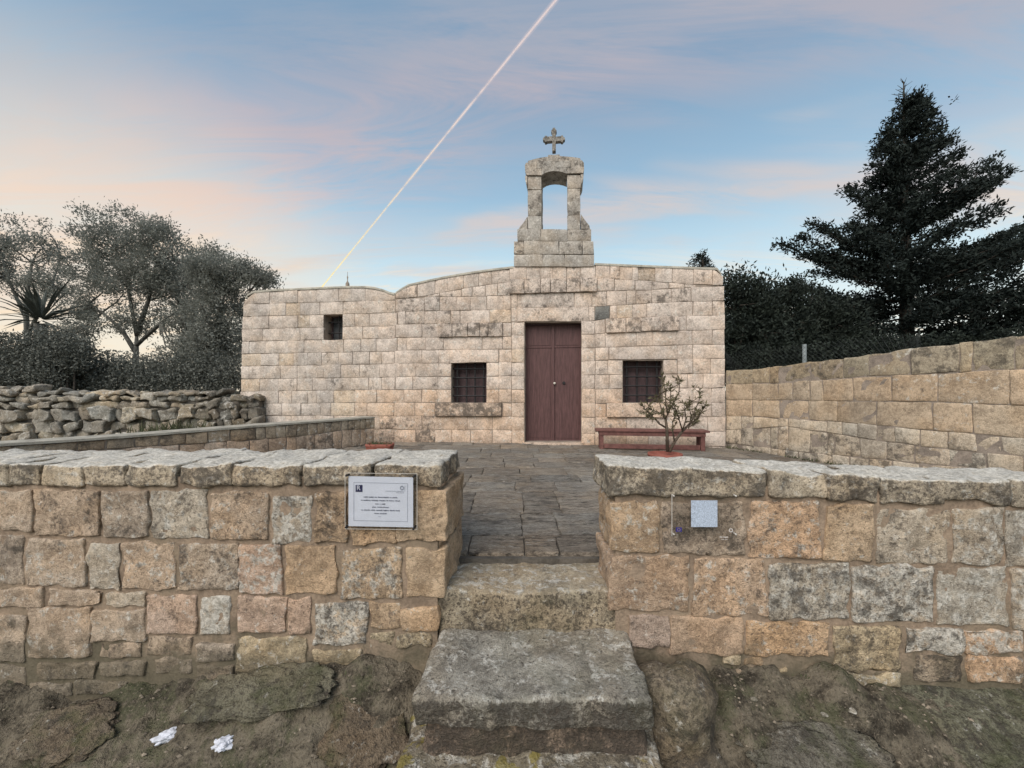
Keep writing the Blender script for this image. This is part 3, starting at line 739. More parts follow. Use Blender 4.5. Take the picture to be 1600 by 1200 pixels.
st_l = [(-150, 763, -76, 830, 'b', .3, .3), (-70, 763, -4, 832, 'b', .3, .3), (0, 765, 51, 831, 'b', .25, .2), (55, 764, 156, 839, 'b', .4, .2), (160, 766, 231, 840, 'b', .45, .3), (235, 766, 324, 843, 'w', .5, .4), (329, 768, 418, 846, 'b', .5, .3),
  (424, 775, 487, 848, 'w', .5, .6), (491, 770, 543, 847, 'g', .6, .2), (546, 772, 618, 850, 'g', .5, .1), (622, 768, 700, 848, 'g', .25, .0),
  (-160, 838, -60, 912, 'b', .3, .3), (-55, 838, 37, 913, 'b', .4, .2), (42, 842, 132, 917, 'b', .25, .3), (137, 848, 187, 922, 'w', .25, .35), (190, 847, 275, 922, 'b', .3, .3), (279, 850, 372, 922, 'b', .5, .3), (375, 850, 440, 928, 'p', .15, .45),
  (446, 851, 526, 929, 'g', .2, .1), (532, 856, 628, 936, 'g', .5, .4), (634, 856, 697, 934, 'g', .15, .1),
  (-120, 920, -40, 952, 'b', .3, .2), (-36, 919, 66, 951, 'b', .15, .2), (76, 923, 157, 946, 'b', .15, .2), (162, 926, 226, 949, 'c', .2, .2), (-150, 958, -58, 1040, 'b', .3, .2), (-52, 962, 40, 1035, 'b', .4, .2), (45, 950, 142, 1028, 'b', .15, .3), (143, 953, 226, 1003, 'b', .15, .3),
  (228, 930, 307, 991, 'p', .3, .2), (312, 931, 361, 992, 'w', .2, .75), (372, 932, 447, 990, 'p', .25, .2), (449, 934, 486, 990, 'p', .35, .1), (490, 942, 574, 1010, 'w', .6, .75), (578, 943, 624, 985, 'g', .4, .2), (626, 950, 686, 988, 'g', .25, .2),
  (578, 990, 616, 1014, 'y', .5, .2), (619, 990, 676, 1012, 'y', .6, .2), (-60, 1040, 40, 1092, 'b', .3, .2), (228, 997, 300, 1026, 'b', .4, .1), (306, 1006, 366, 1034, 'b', .5, .1), (370, 995, 481, 1049, 'y', .2, .3), (488, 1016, 566, 1044, 'y', .2, .2), (60, 1036, 150, 1062, 'd', .4, .1), (156, 1006, 222, 1028, 'b', .4, .1), (158, 1033, 226, 1056, 'd', .3, .1), (240, 1030, 300, 1054, 'b', .4, .1), (308, 1040, 364, 1060, 'd', .4, .1), (46, 1066, 112, 1090, 'b', .4, .1), (118, 1064, 196, 1088, 'd', .4, .1)]
def more_stones(xa, xb, rows, slope=0.0):
    out = []
    for y0, y1 in rows:
        x = xa
        while x < xb - 30:
            x1 = min(xb, x + random.uniform(60, 120)); x1 = xb if xb - x1 < 45 else x1
            dy = (x - xa) * slope
            out.append((x, y0 + dy, x1 - 5, y1 + dy, random.choice('bbbcwgp'), random.uniform(.2, .5), random.uniform(.1, .4))); x = x1
    return out
st_l += more_stones(-640, -155, [(763, 832), (838, 913), (919, 952), (957, 1038), (1042, 1095)])
cp_l = [(-640, -560), (-560, -470), (-470, -390), (-390, -310), (-310, -230), (-230, -160), (-160, -90), (-90, -25), (-25, 16), (16, 66), (66, 131), (131, 200), (200, 280), (280, 366), (366, 473), (473, 582), (582, 689)]
near_wall(NL, ROOT_L, st_l, [(a, b, 724, 724 + (0 if b < 580 else 1), 759.5, 759.5) for a, b in cp_l], .50, 690, 'R')
def core_box(fr, root, xa, ya, xb, yb, depth, zb, w=-.008):
    (u0, z0), (u1, z1) = fr.px(xa, ya), fr.px(xb, yb); n = 60; nz = 26; V = []
    for j in range(nz + 1):
        for i in range(n + 1):
            u = u0 + (u1 - u0) * i / n; zt = z0 + (z1 - z0) * i / n; v = zb + (zt - zb) * j / nz
            P = fr.at(u, v, w); V.append(P + fr.N * mn.fractal(P * 8, .8, 2, 3) * .008)
    Fc = [(j * (n + 1) + i, j * (n + 1) + i + 1, (j + 1) * (n + 1) + i + 1, (j + 1) * (n + 1) + i) for j in range(nz) for i in range(n)]
    m = MB(); m.add(V, Fc)
    m.hexa([fr.at(u, v, ww) for ww in (w - .03, -depth) for u, v in ((u0, z0), (u1, z1), (u1, zb), (u0, zb))])
    m.build('mortar_core', M['mortar_near'], root, True)
core_box(NL, ROOT_L, -636, 745, 683, 745, .48, -1.0)
ROOT_R = empty('boundary_wall', NR.at(.9, -.5, -.15), 'low stone wall of large square blocks carrying the clear plate with white panel', 'wall', 'low walls flanking the steps')
st_r = [(954, 783, 1029, 863, 'g', .25, .3), (1033, 784, 1166, 868, 'b', .5, .1), (1170, 783, 1283, 873, 'r', .45, .35), (1288, 788, 1365, 878, 'g', .35, .2), (1370, 795, 1485, 882, 'c', .4, .3), (1488, 793, 1566, 884, 'c', .35, .45), (1571, 797, 1690, 888, 'c', .35, .4),
  (953, 868, 1077, 957, 'r', .3, .25), (1081, 872, 1199, 964, 'r', .45, .3), (1202, 879, 1327, 969, 'c', .6, .5), (1331, 884, 1459, 972, 'w', .62, .65), (1463, 888, 1576, 976, 'c', .3, .5), (1582, 890, 1700, 985, 'w', .4, .5),
  (982, 961, 1048, 1012, 'p', .3, .1), (1050, 965, 1161, 1023, 'r', .12, .1), (1165, 972, 1296, 1025, 'g', .45, .2), (1302, 977, 1407, 1050, 'y', .6, .15), (1414, 982, 1504, 1022, 'w', .5, .8), (1508, 984, 1598, 1022, 'r', .25, .6), (1604, 992, 1700, 1050, 'w', .4, .5),
  (1430, 1024, 1506, 1066, 'd', .7, .1), (1510, 1026, 1600, 1068, 'r', .35, .3), (1126, 1026, 1160, 1040, 'y', .3, .2), (1163, 1028, 1190, 1040, 'g', .2, .2), (1150, 1045, 1196, 1053, 'b', .2, .2), (1201, 1041, 1232, 1049, 'y', .2, .2), (1290, 1052, 1404, 1074, 'y', .3, .4), (1600, 1054, 1700, 1100, 'b', .4, .2)]
st_r += more_stones(1704, 2240, [(799, 889), (894, 988), (993, 1052), (1057, 1110)], .02)
cp_r = [(946, 1199, 725, 736, 774, 777), (1200, 1293, 736, 740, 777, 780), (1294, 1371, 740, 744.5, 780, 787), (1372, 1474, 744.5, 748.5, 789, 789), (1475, 1576, 748.5, 751, 784, 790), (1577, 1700, 751, 755, 792, 797)] + [(a, a + 108, 755 + (a - 1700) * .02, 755 + (a - 1592) * .02, 797 + (a - 1700) * .02, 797 + (a - 1592) * .02) for a in (1700, 1808, 1916, 2024, 2132)]
near_wall(NR, ROOT_R, st_r, cp_r, .35, 960, 'L')
core_box(NR, ROOT_R, 962, 756, 2236, 780, .33, -1.0)

def flat(fr, x0, y0, x1, y1, w, name, mat, parent, t=.002, y0r=None, y1r=None):
    P = [fr.pt(x0, y0, w), fr.pt(x1, y0r if y0r else y0, w), fr.pt(x1, y1r if y1r else y1, w), fr.pt(x0, y1, w)]
    m = MB(); m.hexa(P + [p - fr.N * t for p in P]); return m.build(name, mat, parent)
def text_marks(fr, xc, y, width, words, h, w, parent, mat):
    """a printed line too small to read in the photograph: word-long runs of letter strokes"""
    tot = sum(words) + len(words) - 1; k = width / tot; x = xc - width / 2; m = MB(); rs = random.Random(int(xc * 7 + y * 3))
    for n in words:
        for i in range(n):
            top = y - h * (.5 if rs.random() < .65 else .85); bot = y + h * (.5 if rs.random() < .85 else .8)
            sx = k * .80
            yy = y + (x - 595) * .022
            P = [fr.pt(x + .1 * k, top + yy - y, w), fr.pt(x + sx, top + yy - y, w), fr.pt(x + sx, bot + yy - y, w), fr.pt(x + .1 * k, bot + yy - y, w)]
            m.add(P, [(0, 3, 2, 1)]); x += k
        x += k
    m.build('printed_line', mat, parent)
def frame_lines(fr, x0, y0, x1, y1, th, w, name, mat, parent, sl=0):
    m = MB()
    for a, b, c, d in ((x0, y0, x1, y0 + th), (x0, y1 - th, x1, y1), (x0, y0 + th, x0 + th, y1 - th), (x1 - th, y0 + th, x1, y1 - th)):
        P = [fr.pt(a, b + (a - x0) * sl, w), fr.pt(c, b + (c - x0) * sl, w), fr.pt(c, d + (c - x0) * sl, w), fr.pt(a, d + (a - x0) * sl, w)]
        m.add(P, [(0, 3, 2, 1)])
    m.build(name, mat, parent)
def letter(fr, ch, x, y, hpx, w, name, mat, parent):
    cu = bpy.data.curves.new(name, 'FONT'); cu.body = ch; o = bpy.data.objects.new('tmp', cu); COL.objects.link(o)
    me = bpy.data.meshes.new_from_object(o.evaluated_get(bpy.context.evaluated_depsgraph_get())); bpy.data.objects.remove(o)
    ys = [v.co.y for v in me.vertices]; h = max(ys) - min(ys)
    V = [tuple(fr.pt(x + v.co.x / h * hpx, y - (v.co.y - min(ys)) / h * hpx, w)) for v in me.vertices]
    return obj(name, V, [tuple(p.vertices) for p in me.polygons], mat, parent, False)
def make_sign():
    w = .040
    s = empty('notice_sign', NL.pt(595, 826, w), 'framed white paper notice under clear acrylic on low wall', 'sign')
    sl = .022
    flat(NL, 544.5, 744, 645.5, 822, w, 'paper', M['paper'], s, .0015, 746, 824)
    W = w + .0015
    frame_lines(NL, 552.5, 753.5, 637, 813.5, .55, W, 'printed_border', M['ink_pale'], s, sl)
    flat(NL, 555.5, 757.8, 566.3, 768.6, W, 'printed_emblem', M['navy'], s, .001)
    letter(NL, 'R', 557, 765.8, 7, W + .001, 'emblem_letter', M['paper'], s)
    m = MB(); c = NL.pt(628, 762.5, W + .0005)
    k = 18; ring = [[c + (NL.U * math.cos(2 * math.pi * i / k) + NL.V * math.sin(2 * math.pi * i / k) * 1.15) * r for i in range(k)] for r in (.0055, .0105)]
    m.add(ring[0] + ring[1], [(i, (i + 1) % k, k + (i + 1) % k, k + i) for i in range(k)]); m.build('printed_crest', M['ink_pale'], s)
    flat(NL, 632.3, 759, 632.7, 768.5, W, 'printed_rule', M['ink_pale'], s, .001)
    for xc, y, wd, words, h, mt in ((616.5, 767.2, 29, [11, 7, 13], .75, 'ink_pale'), (625, 769.3, 12, [5, 6], .7, 'ink_pale'), (594.5, 777.2, 53, [5, 6, 3, 13, 2, 6], 1.25, 'ink'), (594.5, 782.2, 61, [2, 9, 9, 8, 2, 7, 6], 1.25, 'ink'), (594, 787.6, 16, [4, 1, 4], 1.3, 'ink'),
                          (594.5, 792.6, 26, [4, 11], 1.2, 'ink'), (594.5, 797.5, 60, [2, 8, 5, 8, 7, 6, 5], 1.25, 'ink'), (594.5, 802.6, 19, [5, 8], 1.25, 'ink'), (593, 807.2, 4, [3], .6, 'ink_pale')):
        text_marks(NL, xc, y, wd, words, h, W + .0006, s, M[mt])
    flat(NL, 539, 739, 651.5, 826, w + .010, 'acrylic_front', M['acrylic'], s, .003, 740, 828)
    frame_lines(NL, 538.8, 738.6, 651.9, 826.6, .7, w + .012, 'acrylic_rim', M['acrylic_edge'], s, .012)
    for x, y in ((543, 742.3), (647.5, 744), (542.5, 822.5), (647, 825)):
        c = NL.pt(x, y, w); m = MB(); m.tube([c - NL.N * .045, c + NL.N * .016], .0055, 10); m.build('standoff_bolt', M['iron'], s, True)
make_sign()
def make_plate():
    w = .034
    s = empty('information_plate', NR.pt(1100, 838, w), 'clear plate with blank pale panel and tiny blue flag', 'plate')
    flat(NR, 1050, 772, 1153, 838, w, 'acrylic_front', M['acrylic'], s, .003)
    m = MB()
    flat(NR, 1049.7, 772, 1050.4, 838, w + .0008, 'acrylic_rim', M['acrylic_edge'], s, .0046)
    flat(NR, 1080, 782, 1121, 823.5, w + .0035, 'pale_panel', M['panel'], s, .002)
    flat(NR, 1056.3, 824.3, 1065.3, 831, w + .003, 'blue_flag', M['blue'], s, .002)
    for k in range(12):
        a = k * math.pi / 6; x, y = 1060.8 + 2.1 * math.cos(a), 827.6 + 2.1 * math.sin(a)
        flat(NR, x - .25, y - .25, x + .25, y + .25, w + .0042, 'flag_star', M['yellow'], s, .001)
    text_marks(NR, 1131, 827.6, 13, [3, 5], 1.6, w + .0035, s, M['white']); text_marks(NR, 1132, 831, 10, [4, 3], .9, w + .0035, s, M['white'])
    m = MB(); c = NR.pt(1142, 828.6, w + .0035); k = 14
    ring = [[c + (NR.U * math.cos(2 * math.pi * i / k) + NR.V * math.sin(2 * math.pi * i / k)) * r for i in range(k)] for r in (.006, .010)]
    m.add(ring[0] + ring[1], [(i, (i + 1) % k, k + (i + 1) % k, k + i) for i in range(k)]); m.build('printed_crest', M['white'], s)
    for x, y in ((1053, 775), (1150, 775), (1053, 835), (1150, 835)):
        c = NR.pt(x, y, w); m = MB(); m.tube([c - NR.N * .04, c + NR.N * .003], .004, 8); m.build('standoff_bolt', M['acrylic_edge'], s, True)
make_plate()

# ------------------------------------------------------------------ steps
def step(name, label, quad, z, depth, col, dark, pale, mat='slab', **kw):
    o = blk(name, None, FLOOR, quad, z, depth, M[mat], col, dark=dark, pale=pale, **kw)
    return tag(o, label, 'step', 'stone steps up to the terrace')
kw = dict(r=.022, step=.018, freq=6, hi=46, nd=6)
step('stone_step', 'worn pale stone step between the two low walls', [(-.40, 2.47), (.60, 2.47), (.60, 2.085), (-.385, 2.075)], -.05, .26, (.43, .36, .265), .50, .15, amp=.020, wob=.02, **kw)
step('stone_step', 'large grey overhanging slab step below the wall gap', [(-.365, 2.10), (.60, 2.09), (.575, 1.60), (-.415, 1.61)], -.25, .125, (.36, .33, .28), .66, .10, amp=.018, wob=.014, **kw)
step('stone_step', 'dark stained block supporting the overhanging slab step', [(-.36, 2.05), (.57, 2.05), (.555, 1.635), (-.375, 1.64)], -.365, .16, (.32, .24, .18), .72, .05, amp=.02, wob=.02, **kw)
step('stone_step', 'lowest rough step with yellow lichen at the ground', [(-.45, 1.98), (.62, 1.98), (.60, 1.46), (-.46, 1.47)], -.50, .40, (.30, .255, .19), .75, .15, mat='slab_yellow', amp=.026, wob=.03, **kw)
tag(blk('boulder', None, FLOOR, [(.60, 1.99), (.93, 2.0), (.96, 1.74), (.60, 1.66)], -.33, .45, M['step'], (.25, .205, .15), r=.10, step=.03, amp=.07, wob=.05, freq=4, hi=24, nd=12, dark=.5, pale=.15), 'rounded brown rock wedged beside the slab step', 'rock')

def outcrop(x0, y0, x1, y1, thick, tilt, label, col, sd, dark=.35, pale=.1):
    """a bedrock hump lying on the bank, spanning the given photo pixels"""
    a, b = ground_hit(x0, y1), ground_hit(x1, y0); c = (a + b) / 2; c.z = ground_z(c.x, c.y)
    hx = abs(b.x - a.x) / 2; hy = max(.10, abs(b.y - a.y) / 2 + .05)
    bm = bmesh.new(); bmesh.ops.create_icosphere(bm, subdivisions=5, radius=1); sv = Vector((sd, sd * .3, 1))
    for v in bm.verts:
        q = v.co.copy(); q = Vector([math.copysign(abs(k) ** .75, k) for k in q])
        n_ = mn.fractal(q * 1.3 + sv, .9, 2.1, 5) * .32 + abs(mn.noise(Vector((q.x * 1.5, q.y * 3.5, q.z * 2)) + sv)) * .25
        q *= 1 + n_ - .1
        v.co = Vector((c.x + q.x * hx, c.y + q.y * hy, c.z + q.z * thick + q.x * tilt - q.y * -.5 * hy))
    V = [v.co.copy() for v in bm.verts]; Fc = [tuple(v.index for v in f.verts) for f in bm.faces]; bm.free()
    o = obj('rock_outcrop', V, Fc, M['outcrop'], None, True, col); o['dark'] = dark; o['pale'] = pale
    return tag(o, label, 'rock', 'bedrock on the bank')
outcrop(300, 1062, 520, 1140, .034, .03, 'greenish flat bedrock hump below the yellow stones of the notice wall', (.215, .195, .14), 3.1)
outcrop(500, 1095, 640, 1190, .036, -.02, 'brown bedrock hump close beside the slab step', (.22, .17, .12), 8.4)
outcrop(20, 1120, 190, 1195, .028, .0, 'dull bedrock hump at the outer end of the notice wall', (.22, .18, .135), 5.2)
outcrop(1400, 1085, 1600, 1190, .05, .02, 'mossy striped bedrock hump below the plate wall far from the steps', (.20, .19, .135), 6.7, .45)
outcrop(1180, 1160, 1360, 1215, .022, 0, 'low grey bedrock hump in front of the plate wall', (.21, .19, .155), 2.6)
def make_gravel():
    V = []; Fc = []; rs = random.Random(11)
    for k in range(2600):
        x = rs.uniform(-2.7, 2.7); y = wall_y(x) - abs(rs.gauss(.0, .30)) - .01
        if -.5 < x < .66 and y > 1.4: continue
        r = .0028 + .009 * rs.random() ** 3.5; z = ground_z(x, y); b = len(V)
        ax = [Vector((1, 0, 0)), Vector((0, 1, 0)), Vector((0, 0, .7))]
        for d in ((1, 0, 0), (-1, 0, 0), (0, 1, 0), (0, -1, 0), (0, 0, 1), (0, 0, -1)):
            f = rs.uniform(.6, 1.3); V.append((x + d[0] * r * f, y + d[1] * r * f, z + d[2] * r * .7 * f + r * .2))
        Fc += [(b, b + 2, b + 4), (b + 2, b + 1, b + 4), (b + 1, b + 3, b + 4), (b + 3, b, b + 4)]
    o = obj('gravel', V, Fc, M['gravel'], None, False); tag(o, 'small stones and crumbs scattered over the dirt bank', 'gravel', kind='stuff')
make_gravel()

# litter and loose stones on the bank
def lump(name, x, y, sx, sy, sz, mat, amp, label, cat, group, rot):
    p = ground_hit(x, y); bm = bmesh.new(); bmesh.ops.create_icosphere(bm, subdivisions=4 if sx > .03 else 2, radius=1)
    c, s = math.cos(rot), math.sin(rot); sdv = Vector((x, y, 0))
    for v in bm.verts:
        q = v.co.copy(); n_ = abs(mn.noise(q * 1.5 + sdv)) * 1.5 + abs(mn.noise(q * 3.2 + sdv)) * .5
        q *= 1 + amp * (n_ - .6)
        a, b = q.x * sx, q.y * sy; v.co = Vector((p.x + a * c - b * s, p.y + a * s + b * c, p.z + q.z * sz + sz * .55))
    V = [v.co.copy() for v in bm.verts]; Fc = [tuple(v.index for v in f.verts) for f in bm.faces]; bm.free()
    o = obj(name, V, Fc, mat, None, False); tag(o, label, cat, group)
    o.color = (.5, .45, .38, 1); o['dark'] = .1; o['pale'] = .5; return o
lump('crumpled_tissue', 262, 1155, .056, .030, .028, M['tissue'], .5, 'crumpled white tissue farther from the slab step', 'litter', 'tissues on the bank', .5)
lump('crumpled_tissue', 350, 1167, .046, .034, .028, M['tissue'], .5, 'crumpled white tissue nearer to the slab step', 'litter', 'tissues on the bank', .2)
for x, y, s, lab in ((1178, 1094, .013, 'pale pebble on the bank nearest to the brown wedged rock'), (1331, 1112, .016, 'largest pale pebble on the bank below the plate wall'), (1303, 1149, .008, 'tiny white pebble on the bank, lowest one'),
                     (1490, 1125, .014, 'pale pebble on the bank farthest from the steps'), (1288, 1118, .014, 'flat pale pebble just beside the largest pebble')):
    lump('pebble', x, y, s * 1.3, s, s * .7, M['near'], .4, lab, 'pebble', 'pebbles on the bank', x)

# ------------------------------------------------------------------ low terrace wall
LWR = empty('terrace_wall', LW.at(-1.5, 0, -.15), 'low stone parapet with flat cement cap running diagonally to the chapel', 'wall')
capl = [(-260, 712), (-100, 703.5), (0, 697.5), (152, 688), (420, 666), (508, 659.5), (586, 653.4)]
l1 = [(-260, 736), (-100, 723), (0, 714), (150, 703), (300, 693.5), (400, 687), (481, 680.5), (535, 672.3), (586, 669.5)]
l2 = [(-260, 778), (-100, 757), (0, 745), (200, 727), (400, 709), (490, 706.5), (532, 701.5), (586, 692.3)]
l3 = [(-260, 800), (0, 770), (400, 730), (490, 716), (586, 700)]
def lrow(js, t, b, **kw):
    for a, c in zip(js, js[1:]):
        q = [LW.px(a, lerp_line(t, a)), LW.px(c, lerp_line(t, c)), LW.px(c, lerp_line(b, c)), LW.px(a, lerp_line(b, a))]
        col = (.43, .345, .255) if kw.get('up') else (.54, .41, .31)
        blk('stone', LWR, LW, q, random.uniform(-.006, .008), .12, M['terrace_wall'], vary(col, .12, .05), r=.010, step=.07, amp=.012, wob=.014, freq=7, gap=.009, hi=10, dark=random.uniform(.15, .5), pale=random.uniform(0, .35))
Z6 = lambda l: [400 + v / 6.667 for v in l]
lrow([-250, -190, -130, -80, -30, 20, 70, 120, 165, 210, 250, 290, 325, 360, 400] + Z6([100, 200, 310, 425, 545, 640, 715, 790, 890, 960, 1030, 1090, 1145, 1200, 1240]), capl, l1, up=True)
lrow([-250, -180, -110, -50, 10, 70, 130, 180, 230, 280, 320, 355, 390] + Z6([130, 320, 420, 525, 610, 725, 800, 900, 1005, 1090, 1150, 1238]), l1, l2)
lrow([-250, -150, -60, 30, 110, 190, 260, 330, 400, 440, 480, 510, 535, 560, 586], l2, l3)
def lw_core():
    m = MB(); mc = MB(); xs = [-255, -100, 0, 100, 200, 300, 400, 480, 540, 585]
    for a, b in zip(xs, xs[1:]):
        (u0, z0), (u1, z1) = LW.px(a, lerp_line(capl, a)), LW.px(b, lerp_line(capl, b))
        m.hexa([LW.at(u, v, w) for w in (-.015, -.30) for u, v in ((u0, z0 - .01), (u1, z1 - .01), (u1, -.3), (u0, -.3))])
        mc.hexa([LW.at(u, v, w) for w in (.02, -.36) for u, v in ((u0, z0 + .028), (u1, z1 + .028), (u1, z1 + .001), (u0, z0 + .001))])
    m.build('mortar_core', M['mortar'], LWR); mc.build('cement_cap', M['cap'], LWR)
lw_core()

# ------------------------------------------------------------------ tall terrace wall
RWR = empty('terrace_wall', RW.at(1.5, 0, -.15), 'tall tan stone wall with stepped rising top below the conifer', 'wall')
T7 = lambda x, y: (1130 + x / 3.404, 500 + y / 3.404)
ext = lambda l: l + [(3700, l[-1][1] + (l[-1][1] - l[-2][1]) / (l[-1][0] - l[-2][0]) * (3700 - l[-1][0]))]
t0 = ext([(15, 267), (160, 263), (460, 222), (640, 203), (790, 180), (1000, 150), (1320, 115), (1600, 82)])
t1 = ext([(15, 342), (290, 335), (460, 322), (640, 310), (780, 297), (1000, 293), (1150, 283), (1330, 272), (1600, 262)])
t2 = ext([(15, 425), (530, 430), (820, 432), (1120, 436), (1330, 443), (1600, 455)])
t3 = ext([(15, 508), (160, 515), (420, 530), (600, 541), (820, 560), (1110, 588), (1330, 605), (1600, 630)])
t4 = ext([(15, 585), (345, 568), (550, 597), (820, 640), (1050, 672), (1340, 700), (1600, 725)])
t5 = ext([(15, 655), (250, 682), (550, 715), (820, 740), (1600, 815)])
t6 = ext([(15, 705), (250, 735), (550, 790), (820, 840), (1600, 1010)])
def rrow(js, t, b, cols, dk=(.15, .5), pl=(0, .25), **kw):
    for a, c in zip(js, js[1:]):
        q = [RW.px(*T7(x, lerp_line(l, x))) for x, l in ((a, t), (c, t), (c, b), (a, b))]
        blk('stone', RWR, RW, q, random.uniform(-.006, .008), .34 if t is t0 else .12, M['terrace_wall'], vary(random.choice(cols), .09, .04), r=.010, step=.06, amp=.010, wob=.015, freq=6, gap=.007, hi=12, nd=2, dark=random.uniform(*dk), pale=random.uniform(*pl), back=t is t0)
tan = [(.52, .40, .285), (.50, .385, .275), (.53, .41, .295)]; ash = [(.53, .45, .355), (.52, .44, .35), (.54, .46, .365)]
rrow([15, 155, 245, 295, 465, 640, 778, 1000, 1255, 1325, 1550, 1760, 2000, 2290, 2620, 2950, 3300, 3690], t0, t1, [(.42, .345, .245), (.44, .355, .25), (.41, .34, .25)], dk=(.25, .55))
rrow([15, 155, 290, 370, 460, 530, 690, 895, 1140, 1525, 1760, 2020, 2290, 2560, 2900, 3280, 3690], t1, t2, tan, dk=(-.1, .3))
rrow([15, 155, 300, 455, 605, 815, 1115, 1325, 1640, 1900, 2290, 2640, 3000, 3350, 3690], t2, t3, tan, dk=(-.1, .25))
rrow([15, 95, 160, 290, 345, 410, 550, 630, 715, 815, 915, 1050, 1195, 1345, 1480, 1640, 1850, 2060, 2290, 2480, 2700, 2940, 3200, 3450, 3690], t3, t4, ash, dk=(0, .35))
rrow([15, 95, 160, 250, 290, 345, 460, 555, 590, 730, 870, 1020, 1200, 1400, 1600, 1830, 2060, 2290, 2560, 2840, 3120, 3400, 3690], t4, t5, ash, dk=(.2, .55))
rrow([15, 120, 250, 330, 400, 500, 580, 670, 775, 900, 1050, 1250, 1500, 1800, 2040, 2290, 2600, 2900, 3250, 3690], t5, t6, ash, dk=(.2, .6))
def rw_core():
    m = MB(); xs = [12, 160, 460, 790, 1000, 1320, 1600, 1900, 2288, 2700, 3200, 3685]
    for a, b in zip(xs, xs[1:]):
        (u0, z0), (u1, z1) = RW.px(*T7(a, lerp_line(t0, a))), RW.px(*T7(b, lerp_line(t0, b)))
        m.hexa([RW.at(u, v, w) for w in (-.006, -.32) for u, v in ((u0, z0 - .03), (u1, z1 - .03), (u1, -.4), (u0, -.4))])
    m.build('mortar_core', M['mortar'], RWR)
rw_core()

# ------------------------------------------------------------------ rubble wall
RBR = empty('rubble_wall', RB.at(-2.5, 0, -.2), 'dry stone rubble wall with ragged top below the olive trees', 'wall')
def rubble():
    top = [(-7.5, 1.16), (-5.6, 1.10), (-4.6, 1.07), (-3.6, 1.04), (-2.6, 1.03), (-1.4, 1.00), (0, .93)]
    z = -.35; k = 0
    while z < 1.15:
        h = random.uniform(.16, .28) if z < .5 else random.uniform(.08, .14); u = -7.6 + random.uniform(0, .3)
        while u < -.02:
            big = .6 + .55 * min(1, max(0, (-u) / 4)) * (1 if z < .5 else .8)
            wd = random.uniform(.16, .42) * big; u1 = min(u + wd, 0.02)
            zt = min(z + h * random.uniform(.85, 1.08), lerp_line(top, u) + random.uniform(-.05, .05))
            if zt > z + .06 and u1 - u > .08:
                c = random.choice([(.37, .34, .29), (.41, .36, .295), (.34, .32, .28), (.43, .375, .29)])
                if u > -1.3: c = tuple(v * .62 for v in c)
                t = random.uniform(-.04, .04)
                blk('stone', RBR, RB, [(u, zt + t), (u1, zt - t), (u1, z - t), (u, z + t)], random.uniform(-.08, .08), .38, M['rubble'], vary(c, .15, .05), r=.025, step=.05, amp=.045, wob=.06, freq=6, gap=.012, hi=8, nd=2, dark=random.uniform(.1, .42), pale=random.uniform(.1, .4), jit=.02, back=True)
            u = u1
        z += h
    m = MB(); m.hexa([RB.at(u, v, w) for w in (-.10, -.36) for u, v in ((-7.6, .98), (-.03, .82), (-.03, -.4), (-7.6, -.4))]); m.build('rubble_core', M['mortar_dark'], RBR)
rubble()

# ------------------------------------------------------------------ bench, pots
def make_bench():
    d0 = 6.78; w = 7.6 - d0
    BF = Frame(FAC.at(0, 0, .44), FAC.U)
    uL, zt = BF.px(930, 669.5); uR, zt2 = BF.px(1104.5, 672); zt = (zt + zt2) / 2
    c = (uL + uR) / 2; hw = (uR - uL) / 2; ax = (BF.U, -BF.N, BF.V)
    B = empty('bench', BF.at(c, 0, 0), 'long red painted wooden bench against the chapel front', 'bench')
    m = MB(); m.box(BF.at(c, zt - .017, 0), (hw, .16, .017), ax); o = m.build('seat', M['bench'], B)
    m = MB(); m.box(BF.at(c, zt - .070, .125), (hw - .06, .014, .034), ax); m.build('apron', M['bench'], B)
    m = MB(); m.box(BF.at(c, zt - .070, -.125), (hw - .06, .014, .034), ax); m.build('apron', M['bench'], B)
    for s in (-1, 1):
        for t in (-.10, .10):
            m = MB(); m.box(BF.at(c + s * (hw - .10), (zt - .036) / 2, t), (.034, .030, (zt - .036) / 2), ax); m.build('leg', M['bench'], B)
        m = MB(); m.box(BF.at(c + s * (hw - .10), .05, 0), (.025, .068, .03), ax); m.build('foot_rail', M['bench'], B)
    m = MB(); m.box(BF.at(c, .055, .10), (hw - .14, .014, .04), ax); m.build('stretcher', M['bench'], B)
    for ob in [x for x in B.children]:
        md = ob.modifiers.new('soft', 'BEVEL'); md.width = .005; md.segments = 2
make_bench()
def leaf_quads(C, D, L, W, flat_n=None):
    """C centres, D directions (n,3), L lengths, W widths -> diamond leaves"""
    D = D / np.linalg.norm(D, axis=1, keepdims=True)
    rnd = rng.normal(size=D.shape) if flat_n is None else flat_n
    s = np.cross(D, rnd); s /= np.linalg.norm(s, axis=1, keepdims=True) + 1e-9
    L = np.asarray(L)[:, None]; W = np.asarray(W)[:, None]
    a = C; b = C + D * L * .45 + s * W * .5; c = C + D * L; d = C + D * L * .45 - s * W * .5
    return np.stack([a, b, c, d], axis=1)
